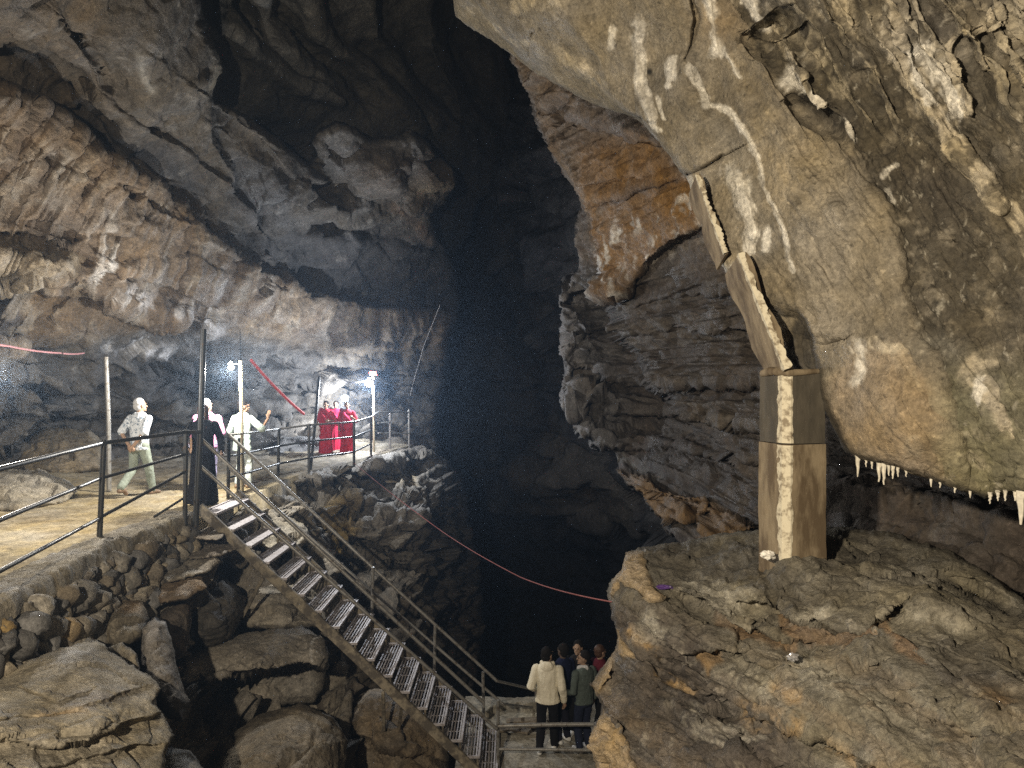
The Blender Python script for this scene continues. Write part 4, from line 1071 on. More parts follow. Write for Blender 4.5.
# ---------------------------------------------------------------- stairs
st = empty('metal_staircase', (-.4, 12, -6.05)); tag(st, 'steep iron staircase with slatted treads running down from the walkway to the landing', 'staircase')
N0, N1 = Vector(P(199, 507, 11.25)), Vector(P(484, 779, 11.3))
for dy in (0, 1.5):
    part(MB().bar(N0 + Vector((0, dy, 0)), N1 + Vector((0, dy, 0)), .06, .15, up=(0, 0, 1)), 'stringer', M_STRINGER, st)
for k in range(17):
    x, z = -4.66 + .268 * k, -1.99 - .2475 * k
    y0, y1 = 11.3, 12.72
    fr = MB()
    fr.bar((x - .135, y0, z), (x - .135, y1, z), .035, .04); fr.bar((x + .135, y0, z), (x + .135, y1, z), .035, .04)
    fr.bar((x - .12, y0 + .015, z), (x + .12, y0 + .015, z), .03, .04); fr.bar((x - .12, y1 - .015, z), (x + .12, y1 - .015, z), .03, .04)
    t = part(fr, 'tread', M_TREAD, st)
    sl = MB()
    if k < 4:
        sl.box((x, (y0 + y1) / 2, z - .004), (.235, y1 - y0 - .06, .012))
    else:
        for j in range(5):
            xx = x - .095 + .0475 * j
            sl.bar((xx, y0 + .03, z), (xx, y1 - .03, z), .022, .022)
        for yy in (11.65, 12.0, 12.35):
            sl.bar((x - .11, yy, z - .012), (x + .11, yy, z - .012), .02, .012)
    so = sl.build('slats', M_TREAD, t, origin=st.location)
    for yy in (y0 + .05, y1 - .05):
        part(MB().bar((x + .115, yy, z - .01), (x + .115, yy, z - .24), .03, .045, up=(0, 1, 0)), 'bracket', M_STRINGER, st)
rail(st, [P(199, 437, 11.12), P(340, 569, 11.25), P(484, 703, 11.45)], .027, M_IRON_PALE, 'handrail'); rail(st, [P(199, 465, 11.12), P(497, 729, 11.5)], .027, M_IRON_PALE, 'handrail')
rail(st, [P(228, 434, 13), P(372, 567, 12.9), P(497, 681, 12.85)], .027, M_IRON_PALE, 'handrail'); rail(st, [P(229, 468, 13), P(503, 704, 12.85)], .025, M_IRON_PALE, 'handrail')
for a, b in ((P(498, 700, 11.6), P(498, 778, 11.6)), (P(483, 672, 12.85), P(484, 745, 12.85)), (P(373, 567, 12.85), P(371, 672, 12.85)), (P(435, 625, 12.85), P(434, 700, 12.85))):
    post(st, a, b, .027, M_IRON_PALE)
for a, b in ((P(263, 578, 11.3), P(242, 618, 11.6)), (P(383, 692, 11.3), P(384, 730, 11.5)), (P(402, 705, 11.3), P(398, 735, 11.8)), (P(300, 612, 12.75), P(300, 650, 12.6))):
    part(MB().bar(a, b, .05, .05, up=(0, 1, 0)), 'support', M_STRINGER, st)

lr = empty('metal_railing', P(498, 775, 11.6)); tag(lr, 'grey pipe railing round the lower landing in front of the visitors', 'railing')
rail(lr, [P(498, 726, 11.6), P(560, 724.5, 11.6), P(650, 724, 11.6)], .032, M_IRON_PALE); rail(lr, [P(498, 749, 11.6), P(650, 751, 11.6)], .025, M_IRON_PALE)
rail(lr, [P(497, 681, 12.85), P(536, 690, 14.2), P(600, 700, 14.3)], .024, M_IRON_PALE); rail(lr, [P(503, 704, 12.85), P(537, 708, 14.2), P(600, 711, 14.3)], .022, M_IRON_PALE)
post(lr, P(536, 689, 14.2), P(536, 730, 14.2), .024, M_IRON_PALE); post(lr, P(640, 722, 11.6), P(640, 780, 11.6), .027, M_IRON_PALE)

# ---------------------------------------------------------------- dry stone wall below the walkway edge
def stone_mesh(rs, size, squash):
    V = []; n = 9
    pts = [Vector((rs.gauss(0, 1), rs.gauss(0, 1), rs.gauss(0, 1))).normalized() for _ in range(rs.randint(10, 14))]
    off = [(p, rs.uniform(.5, .82)) for p in pts]
    for i in range(n + 1):
        th = math.pi * i / n
        for j in range(12):
            ph = 2 * math.pi * j / 12
            d = Vector((math.sin(th) * math.cos(ph), math.sin(th) * math.sin(ph), math.cos(th)))
            r = min(min((k / max(.25, d.dot(p))) for p, k in off), 1.12)
            r *= 1.25; V.append((d.x * r * size * squash[0], d.y * r * size * squash[1], d.z * r * size * squash[2]))
    Fs = [(i * 12 + j, (i + 1) * 12 + j, (i + 1) * 12 + (j + 1) % 12, i * 12 + (j + 1) % 12) for i in range(n) for j in range(12)]
    return V, Fs


def stone_wall():
    rs = random.Random(5); V = []; Q = []; A = []
    def edge_x(y): return float(np.interp(y, [e[0] for e in EDGE], [e[1] for e in EDGE]))
    y = 4.6
    cols = [(.28, .26, .225), (.22, .215, .21), (.33, .28, .2), (.15, .145, .14), (.4, .36, .29), (.25, .21, .155)]
    while y < 11.2:
        depth = 1.15 * (1 - max(0, (y - 8.2)) / 3.4) + .12
        z = WZ - .13
        while z > WZ - .13 - depth:
            s = rs.choice((.055, .07, .085, .1, .13, .16)) * rs.uniform(.85, 1.15)
            c = rs.choice(cols)
            if rs.random() < .04: c = (.4, .27, .1)
            v, f = stone_mesh(rs, s, (1.0, rs.uniform(.8, 1.25), rs.uniform(.75, 1.2)))
            R = Matrix.Rotation(rs.uniform(-.6, .6), 3, 'X') @ Matrix.Rotation(rs.uniform(0, 6), 3, 'Z')
            lean = (WZ - z) * .16
            o = Vector((edge_x(y) + .02 + lean + rs.uniform(-.05, .05), y + rs.uniform(-.05, .05), z - s * .7))
            b = len(V); V += [tuple(R @ Vector(p) + o) for p in v]; Q += [tuple(i + b for i in q) for q in f]; A += [c] * len(v)
            z -= s * rs.uniform(1.05, 1.4)
        y += rs.uniform(.085, .13)
    V = np.array(V); A = np.array(A)
    nz = fbm3(V, 9, 4, .55, 3); V = V + .02 * nz[:, None] * np.array([1, 1, 1])
    A = A * (1 + .5 * fbm3(V, 12, 3, .5, 6))[:, None]
    o = link('stones', mesh_np('stones', V, Q, {'alb': A}), M_BOULDER)
    root = empty('stone_wall', (edge_x(8), 8, WZ - 1)); o.parent = root; o.location = -root.location
    tag(root, 'dry stone retaining wall of small grey and tan stones under the near walkway edge', 'stone wall')
    # earth backing behind the stones
    ys = np.linspace(4.2, 11.3, 120); zs = np.linspace(WZ - .03, WZ - 1.7, 40)
    Y, Z = np.meshgrid(ys, zs); W = np.stack([np.interp(Y.ravel(), [e[0] for e in EDGE], [e[1] for e in EDGE]) - .03 + (WZ - Z.ravel()) * .14, Y.ravel(), Z.ravel()], 1)
    W[:, 0] += .05 * fbm3(W, 4, 3)
    i = np.arange(len(W)).reshape(Y.shape)
    b = link('backing', mesh_np('backing', W, np.stack([i[:-1, :-1].ravel(), i[1:, :-1].ravel(), i[1:, 1:].ravel(), i[:-1, 1:].ravel()], 1), {'alb': base_alb(len(W), (.09, .08, .06))}), M_BOULDER)
    b.parent = root; b.location = -root.location
    # cement kerb on top of the wall
    ys = np.linspace(3.4, 11.3, 420); us = np.linspace(0, 1, 22)
    Y, U = np.meshgrid(ys, us, indexing='ij'); ex = np.interp(Y, [e[0] for e in EDGE], [e[1] for e in EDGE])
    prof = np.interp(U, [0, .12, .2, .75, .88, 1], [-.12, .03, .06, .05, .0, -.16]); wid = np.interp(U, [0, .12, .75, 1], [-.42, -.4, .02, .09])
    W = np.stack([(ex + wid).ravel(), Y.ravel(), (WZ + prof).ravel()], 1)
    nz = fbm3(W, 3, 5, .6, 3); W[:, 2] += .05 * nz + .03 * fbm3(W, 11, 3, .6); W[:, 0] += .07 * fbm3(W, 2.4, 5, .6, 8)
    A = base_alb(len(W), (.3, .265, .2)); A = paint(A, sstep(0, .4, nz) * .6, (.37, .33, .25)); A = paint(A, sstep(0, -.4, nz) * .5, (.2, .17, .12))
    i = np.arange(len(W)).reshape(Y.shape)
    k = link('cement_kerb', mesh_np('cement_kerb', W, np.stack([i[:-1, :-1].ravel(), i[1:, :-1].ravel(), i[1:, 1:].ravel(), i[:-1, 1:].ravel()], 1), {'alb': A}), M_BOULDER)
    k.parent = root; k.location = -root.location


stone_wall()

# ---------------------------------------------------------------- concrete pillar and strut
M_CONC_DARK = plain_mat('stained_concrete', (.09, .078, .058), rough=.8, scale=9, bump=.8, col2=(.055, .048, .036), thr=(.38, .62), stretch=.35)
M_CONC = plain_mat('tan_concrete', (.25, .2, .13), rough=.8, scale=6, bump=.8, col2=(.1, .072, .042), thr=(.4, .58), stretch=.3)
M_PLASTER = plain_mat('flaking_plaster', (.6, .55, .42), rough=.8, scale=15, bump=.6, col2=(.24, .2, .14), thr=(.47, .6))


def pillar():
    corner = Vector(P(786, 384, 5.62)); a = math.radians(14.5); r = Vector((math.cos(a), math.sin(a), 0)); l = Vector((-math.sin(a), math.cos(a), 0))
    root = empty('concrete_pillar', (corner.x + .1, corner.y + .2, -1.36)); tag(root, 'square concrete pillar propping the hanging slab, dark above and tan below', 'pillar')

    def block(s, z0, z1, mat, name, cham=.045, jit=.006):
        rs = random.Random(int(z0 * 100)); nz = 60; prof = []
        off = (s - .33) * -.5
        o = corner + r * off + l * off
        base = [o + r * cham, o + r * s, o + r * s + l * s, o + l * s, o + l * cham]
        loop = []
        for i in range(5):
            p, q = base[i], base[(i + 1) % 5]; n = 2 if i == 4 else 8
            loop += [p.lerp(q, k / n) for k in range(n)]
        m = len(loop); V = []
        for i in range(nz + 1):
            z = z0 + (z1 - z0) * i / nz
            for p in loop: V.append((p.x, p.y, z))
        V = np.array(V); c = np.array([(corner + (r + l) * .165).x, (corner + (r + l) * .165).y])
        d = V[:, :2] - c; nn = d / (np.linalg.norm(d, axis=1, keepdims=True))
        V[:, :2] += nn * (jit * fbm3(V, 7, 4, .6, 3) + jit * .8 * fbm3(V, 2, 2, .5, 5))[:, None]
        Fs = [(i * m + k, i * m + (k + 1) % m, (i + 1) * m + (k + 1) % m, (i + 1) * m + k) for i in range(nz) for k in range(m)]
        mb = MB(); mb.add(V.tolist(), Fs); mb.f += [tuple(range(m - 1, -1, -1)), tuple(range(nz * m, (nz + 1) * m))]
        part(mb, name, mat, root)
        # flaked whitewash along the arris
        V = []; ns = 90; w = 5; rs = random.Random(3)
        for i in range(ns + 1):
            z = z0 + .004 + (z1 - z0 - .01) * i / ns
            e = .022 * float(vnoise2(np.array([z * 7.]), np.array([.5]), 3)[0]) + .014 * float(vnoise2(np.array([z * 31.]), np.array([2.5]), 5)[0]) + rs.uniform(-.003, .003)
            for k in range(w):
                t = k / (w - 1)
                pts = [o + l * (cham + .05 + e), o + l * cham, o.lerp(o + (r + l) * cham, .5), o + r * cham, o + r * (cham + .015 + e * .5)]
                q = pts[k]; q = q - (r + l) * .004 * (1 if 0 < k < 4 else .8)
                V.append((q.x, q.y, z))
        Fs = [(i * w + k, (i + 1) * w + k, (i + 1) * w + k + 1, i * w + k + 1) for i in range(ns) for k in range(w - 1)]
        mb = MB(); mb.add(V, Fs); part(mb, 'whitewash_strip', M_PLASTER, root)
    block(.345, -.455, .08, M_CONC_DARK, 'upper_block'); block(.355, -1.62, -.462, M_CONC, 'lower_shaft')
    cap = MB().tube([corner + l * .3 + Vector((0, 0, .085)), corner + l * .16 + Vector((-.02, 0, .1)), corner + Vector((.02, -.01, .085)), corner + r * .15 + Vector((0, 0, .09)), corner + r * .3 + Vector((0, 0, .1))], [.03, .035, .028, .025, .02])
    part(cap, 'mortar_bead', M_CONC, root)


pillar()


def strut(a, b, w, h, name, label, cat, mat, strip):
    root = empty(name, b); tag(root, label, cat)
    a, b = Vector(a), Vector(b); ax = (b - a).normalized(); side = Vector((-1, 0, 0)); side = (side - ax * side.dot(ax)).normalized(); fr = ax.cross(side)
    if fr.y > 0: fr = -fr
    nz = 40; V = []
    loop = [side * w / 2 + fr * h / 2 - side * .02, side * w / 2 + fr * h / 2 - fr * .02, side * w / 2 - fr * h / 2, -side * w / 2 - fr * h / 2, -side * w / 2 + fr * h / 2]
    for i in range(nz + 1):
        c = a.lerp(b, i / nz); k = 1 + .12 * math.sin(i * .3)
        V += [tuple(c + p * k) for p in loop]
    V = np.array(V); V = V + (.012 * fbm3(V, 8, 4, .6, 3))[:, None] * np.array([[1, -.6, .3]])
    Fs = [(i * 5 + k, i * 5 + (k + 1) % 5, (i + 1) * 5 + (k + 1) % 5, (i + 1) * 5 + k) for i in range(nz) for k in range(5)]
    mb = MB(); mb.add(V.tolist(), Fs); mb.f += [tuple(range(4, -1, -1)), tuple(range(nz * 5, nz * 5 + 5))]
    part(mb, 'core', mat, root)
    V = []
    for i in range(61):
        c = a.lerp(b, i / 60); e = .014 * float(vnoise2(np.array([i * .21]), np.array([a.x * 9]), 3)[0]) + .01 * float(vnoise2(np.array([i * .8]), np.array([a.x * 5]), 5)[0])
        for p in (side * (w / 2 + .012) + fr * (h / 2 - strip - e), side * (w / 2 + .014) + fr * (h / 2 + .008), side * (w / 2 - strip * .9 - e) + fr * (h / 2 + .014)):
            V.append(tuple(c + p * 1.05))
    mb = MB(); mb.add(V, [(i * 3 + k, (i + 1) * 3 + k, (i + 1) * 3 + k + 1, i * 3 + k + 1) for i in range(60) for k in range(2)])
    part(mb, 'whitewash_strip', M_PLASTER, root)


strut(P(735, 264, 6.0), P(780, 376, 5.76), .06, .42, 'concrete_strut', 'slanting concrete strut with a white edge rising from the pillar top along the slab', 'strut', M_CONC, .035)
strut(P(694, 184, 6.44), P(722, 262, 6.2), .03, .3, 'concrete_strut', 'thin white edged concrete strip on the slab edge above the slanting strut', 'strut', M_CONC, .018)

# ---------------------------------------------------------------- stalactites
M_STAL = plain_mat('calcite', (.66, .62, .52), rough=.4, scale=30, var=.3, bump=.2, spec=.5)
rs = random.Random(12)
stl = [(858, 460, 5.38, 17), (879, 463, 5.2, 19), (884, 465, 5.18, 20), (889, 467, 5.15, 9), (893, 468, 5.12, 11), (898, 469, 5.1, 8), (931, 478, 4.9, 9), (866, 461, 5.3, 6), (872, 462, 5.25, 7), (906, 471, 5.05, 6), (990, 497, 4.55, 7), (998, 496, 4.5, 5), (1005, 495, 4.48, 6), (1021, 494, 4.4, 31), (1015, 494, 4.42, 7), (940, 482, 4.85, 6), (955, 488, 4.75, 5), (970, 492, 4.66, 6)]
for i, (px, py, D, L) in enumerate(stl):
    a = Vector(P(px, py - 5, D + .06)); ln = (L + 5) * D / F; w = .008 + .012 * min(1, L / 22) + (.008 if i == 13 else 0)
    n = 7; pts = [a + Vector((rs.uniform(-.003, .003), rs.uniform(-.003, .003), -ln * k / n)) for k in range(n + 1)]
    o = MB().tube(pts, [w * (1.25 - 1.05 * (k / n) ** .8) + rs.uniform(0, .0015) for k in range(n + 1)], 8).build('stalactite', M_STAL, None, origin=a); o.location = a
    if i == 13: tag(o, 'long bright white stalactite at the right edge of the photo', 'stalactite')
    elif i == 0: tag(o, 'white stalactite nearest the pillar at the left end of the fringe', 'stalactite')
    else: tag(o, 'small pale stalactite in the fringe along the lower lip of the hanging slab', 'stalactite', 'stalactites fringing the hanging slab')

# ---------------------------------------------------------------- lamps
def lamp_post(base, top, lamp, label, arm=True, big=True, mat=None, r=.035):
    root = empty('lamp_post', base); tag(root, label, 'lamp post')
    part(MB().tube([base, tuple((a + b) / 2 + .01 for a, b in zip(base, top)), top], r), 'pole', mat or M_BAMBOO, root)
    top, lamp = Vector(top), Vector(lamp)
    if arm:
        part(MB().tube([(top.x, top.y, lamp.z + .06), tuple(lamp + Vector((0, 0, .06)))], .014), 'arm', M_IRON_PALE, root)
    h = MB().tube([lamp + Vector((0, 0, .1)), lamp + Vector((0, 0, .065)), lamp + Vector((0, 0, .03))], [.03, .045, .05], 14)
    lh = part(h, 'lamp_holder', M_WHITE, root)
    R = .13 if big else .055
    ring = [lamp + Vector((0, 0, .03 - R * 1.7 * k / 8)) for k in range(9)]
    b = MB().tube(ring, [R * .4] + [R * math.sin(math.pi * (.2 + .8 * k / 8)) + .004 for k in range(1, 9)], 14)
    part(b, 'bulb', M_BULB if big else M_BULB_S, root)
    return root


L1 = P(231, 367, 13.5); L2 = P(369, 381, 21.4); L3 = P(345, 396, 24.8); L4 = P(-16, 368, 9.6)
lamp_post(P(242, 492, 13.7), P(240.5, 361, 13.6), L1, 'pale pole with a small white lamp beside the person in the mint kurta', big=False)
lamp_post(P(374, 459, 21.5), P(373, 372, 21.5), L2, 'pale pole with a glaring lamp at the end of the far walkway')
lamp_post((L3[0] + .1, L3[1] + .05, -2.05), (L3[0] + .1, L3[1] + .05, L3[2] + .15), L3, 'short pole with a glaring lamp behind the women in red', mat=M_IRON)
lamp_post((L4[0] - .1, L4[1], -2.02), (L4[0] - .1, L4[1], L4[2] + .25), L4, 'pole with a glaring lamp just past the left edge of the photo')
L5 = (-2.2, -.7, 1.15)
lamp_post((L5[0] - .12, L5[1], -2.2), (L5[0] - .12, L5[1], L5[2] + .25), L5, 'warm lamp on a pole beside the viewer, facing the hanging slab', r=.03, mat=M_IRON)
box = MB().box(P(373, 376, 21.4), (.22, .14, .12)).build('junction_box', plain_mat('red_box', (.5, .06, .04), rough=.5), None, origin=P(373, 376, 21.4)); box.location = P(373.5, 373, 21.35)
tag(box, 'small red box on top of the far lamp pole', 'junction box')

# ---------------------------------------------------------------- cables and ropes
def rope(name, pts, r, mat, label, cat, sag=0.0, n=40):
    pts = [Vector(p) for p in pts]; out = []
    for i in range(len(pts) - 1):
        for k in range(n):
            t = k / n; p = pts[i].lerp(pts[i + 1], t); p.z -= sag * 4 * t * (1 - t); out.append(p)
    out.append(pts[-1])
    o = MB().tube(out, r, 6).build(name, mat, None, origin=out[0]); o.location = out[0]
    tag(o, label, cat)


M_ROPE = plain_mat('faded_red_rope', (.3, .1, .1), rough=.9, scale=40, var=.4)
M_ROPE2 = plain_mat('red_strap', (.62, .07, .06), rough=.7, scale=30)
M_CABLE = plain_mat('white_cable', (.6, .6, .62), rough=.5)
M_CABLE_P = plain_mat('pink_cable', (.6, .3, .32), rough=.6)
rope('rope', [P(354, 463, 18.4), P(440, 530, 14), P(520, 577, 9.5), P(613, 602, 6.2)], .006, M_ROPE, 'thin reddish rope sagging across the dark pit from the far railing to the ledge', 'rope', sag=.03)
rope('strap', [P(251, 360, 17.2), P(280, 392, 18.5), P(304, 414, 19.4)], .035, M_ROPE2, 'red strap slanting down from the cave wall towards the women in red', 'strap', sag=.02)
rope('cable', [P(344, 380, 23), P(356, 382.5, 22), P(371, 377, 21.5)], .022, M_CABLE, 'white cable looping to the far lamp pole', 'cable', sag=.04)
rope('cable', [P(-40, 336, 10.6), P(8, 346, 11.2), P(60, 353, 13.6), P(84, 353, 15)], .016, M_CABLE_P, 'pink cable strung along the cave wall at the left edge', 'cable', sag=.02)
rope('cable', [P(240, 330, 19.2), P(240.5, 350, 15.0), P(240.5, 362, 13.6)], .01, M_BLACKPLASTIC, 'dark cable hanging from the cave wall to the small lamp', 'cable')
rope('cable', [P(440, 305, 25.5), P(424, 345, 26), P(414, 380, 26.5), P(410, 396, 26.4)], .009, M_CABLE, 'pale cable hanging down the wall right of the far lamp', 'cable')

# ---------------------------------------------------------------- litter on the ledge
def crumple(name, loc, size, mat, label, cat, seed, flat=.6):
    rs = random.Random(seed); n, m = 9, 12; V = []
    for i in range(n + 1):
        th = math.pi * i / n
        for j in range(m):
            ph = 2 * math.pi * j / m; r = rs.uniform(.6, 1.1)
            V.append((math.sin(th) * math.cos(ph) * r * size[0], math.sin(th) * math.sin(ph) * r * size[1], math.cos(th) * r * size[2]))
    mb = MB(); mb.add(V, [(i * m + j, (i + 1) * m + j, (i + 1) * m + (j + 1) % m, i * m + (j + 1) % m) for i in range(n) for j in range(m)])
    o = mb.build(name, mat, None, smooth=False); o.location = loc; tag(o, label, cat)


crumple('paper_scrap', P(768, 555, 5.6), (.06, .05, .035), plain_mat('white_paper', (.8, .78, .72), rough=.8), 'crumpled white paper at the foot of the pillar', 'litter', 3)
crumple('foil_scrap', P(793, 657, 4.6), (.042, .03, .026), plain_mat('grey_foil', (.6, .6, .62), rough=.3, metal=.7), 'crumpled grey foil on the front of the ledge', 'litter', 4)
crumple('wrapper', P(664, 587, 5.93), (.08, .05, .016), plain_mat('purple_wrapper', (.1, .05, .2), rough=.35, col2=(.5, .45, .65), thr=(.6, .66), scale=30), 'flat purple wrapper near the left edge of the ledge', 'litter', 5)

M_PLANK = plain_mat('weathered_plank', (.2, .165, .12), rough=.85, scale=12, var=.4, bump=.5)
for i, (a, b) in enumerate((((-.3, 12.75, -5.97), (.62, 13.0, -5.95)), ((-.25, 12.95, -5.98), (.3, 12.62, -5.93)), ((-.1, 13.1, -5.97), (.85, 13.2, -5.97)))):
    c = tuple((x + y) / 2 for x, y in zip(a, b)); o = MB().bar(a, b, .16, .04).build('plank', M_PLANK, None, origin=c); o.location = c
    tag(o, ('weathered plank lying across the landing behind the bottom of the stairs', 'short weathered plank resting slantwise on another plank on the landing', 'weathered plank at the rear of the landing behind the hoodie wearer')[i], 'plank')
# ================================================================ people
def loft(mb, secs, seg=20):
    """closed tube through elliptical sections (x, y, z, rx, ry)"""
    n = len(secs); v = []
    for (x, y, z, rx, ry) in secs:
        for k in range(seg):
            a = 2 * math.pi * k / seg; v.append((x + math.cos(a) * rx, y + math.sin(a) * ry, z))
    f = [(i * seg + k, i * seg + (k + 1) % seg, (i + 1) * seg + (k + 1) % seg, (i + 1) * seg + k) for i in range(n - 1) for k in range(seg)]
    f += [tuple(range(seg - 1, -1, -1)), tuple(range((n - 1) * seg, n * seg))]
    return mb.add(v, f)


def limb(mb, pts, rs_, seg=14):
    """tapered limb with rounded ends"""
    pts = [Vector(p) for p in pts]
    d0 = (pts[0] - pts[1]).normalized(); d1 = (pts[-1] - pts[-2]).normalized()
    P_, R_ = [], []
    for t in (1.0, .7, .35): P_.append(pts[0] + d0 * rs_[0] * t); R_.append(rs_[0] * math.sqrt(max(0.02, 1 - t * t)))
    P_ += pts; R_ += list(rs_)
    for t in (.35, .7, 1.0): P_.append(pts[-1] + d1 * rs_[-1] * t); R_.append(rs_[-1] * math.sqrt(max(0.02, 1 - t * t)))
    return mb.tube(P_, R_, seg)


def ball(mb, c, r, n=12, m=18, rot=None):
    V = []; R = rot or Matrix.Identity(3)
    for i in range(n + 1):
        th = math.pi * (i + .001) / (n + .002)
        for j in range(m):
            ph = 2 * math.pi * j / m
            p = R @ Vector((math.sin(th) * math.cos(ph) * r[0], math.sin(th) * math.sin(ph) * r[1], math.cos(th) * r[2])); V.append(Vector(c) + p)
    f = [(i * m + j, (i + 1) * m + j, (i + 1) * m + (j + 1) % m, i * m + (j + 1) % m) for i in range(n) for j in range(m)]
    f += [tuple(range(m)), tuple(range((n + 1) * m - 1, n * m - 1, -1))]
    return mb.add(V, f)


def fuse(mb, name, mat, parent, voxel=.009, smooth=4, fold=None):
    """one continuous skin over the overlapping volumes"""
    me = bpy.data.meshes.new('raw'); me.from_pydata(mb.v, [], mb.f); me.update()
    o = bpy.data.objects.new('raw', me); COL.objects.link(o)
    m = o.modifiers.new('r', 'REMESH'); m.mode = 'VOXEL'; m.voxel_size = voxel
    s = o.modifiers.new('s', 'SMOOTH'); s.factor = .5; s.iterations = smooth
    dg = bpy.context.evaluated_depsgraph_get(); dg.update()
    ne = bpy.data.meshes.new_from_object(o.evaluated_get(dg)); ne.name = name
    bpy.data.objects.remove(o); bpy.data.meshes.remove(me)
    if fold:
        n = len(ne.vertices); co = np.zeros(n * 3, np.float32); no = np.zeros(n * 3, np.float32)
        ne.vertices.foreach_get('co', co); ne.vertices.foreach_get('normal', no)
        W = co.reshape(-1, 3); N = no.reshape(-1, 3)
        W = W + N * fold(W)[:, None]; ne.vertices.foreach_set('co', W.astype(np.float32).ravel()); ne.update()
    return link(name, ne, mat, parent)


def ik(a, b, l1, l2, pole):
    a, b = Vector(a), Vector(b); d = b - a; L = min(d.length, (l1 + l2) * .999); u = d.normalized()
    x = (l1 * l1 - l2 * l2 + L * L) / (2 * L); h = math.sqrt(max(0, l1 * l1 - x * x))
    p = Vector(pole); p = (p - u * p.dot(u)).normalized()
    return a + u * x + p * h


def cloth_fold(amp=.008, fz=5, fxy=16, seed=1):
    def f(W):
        return amp * (ridged3(W, fxy, 3, .5, seed, (1, 1, fz / fxy)) + .6 * fbm3(W, 7, 3, .5, seed + 2))
    return f


SKIN = {}
def skin(t):
    if t not in SKIN: SKIN[t] = plain_mat('skin', t, rough=.5, var=.08, scale=20, bump=.03, spec=.35)
    return SKIN[t]


def hand(mb, wrist, dirv, palm_n, right=1, curl=.5, k=1.0):
    """palm, four unequal curled fingers and a thumb leaving the side of the palm"""
    w = Vector(wrist); d = Vector(dirv).normalized(); n = Vector(palm_n); n = (n - d * n.dot(d)).normalized(); s = d.cross(n) * right
    limb(mb, [w, w + d * .04 * k, w + d * .085 * k], [.024 * k, .03 * k, .033 * k]); 
    for i, ln in enumerate((.068, .078, .072, .055)):
        off = s * (.03 - .02 * i) * k
        p0 = w + d * .07 * k + off * .8; a = curl
        p1 = w + d * (.1) * k + off
        d1 = (d * math.cos(a) + n * math.sin(a)); p2 = p1 + d1 * ln * .5 * k; d2 = (d * math.cos(2 * a) + n * math.sin(2 * a)); p3 = p2 + d2 * ln * .5 * k
        limb(mb, [p0, p1, p2, p3], [.0105 * k, .0105 * k, .0095 * k, .008 * k], 10)
    t0 = w + d * .03 * k + s * .022 * k; t1 = t0 + (s * .8 + d * .55 + n * .25).normalized() * .04 * k; t2 = t1 + (d * .85 + s * .2 + n * .35).normalized() * .036 * k
    limb(mb, [t0, t1, t2], [.013 * k, .011 * k, .009 * k], 10)


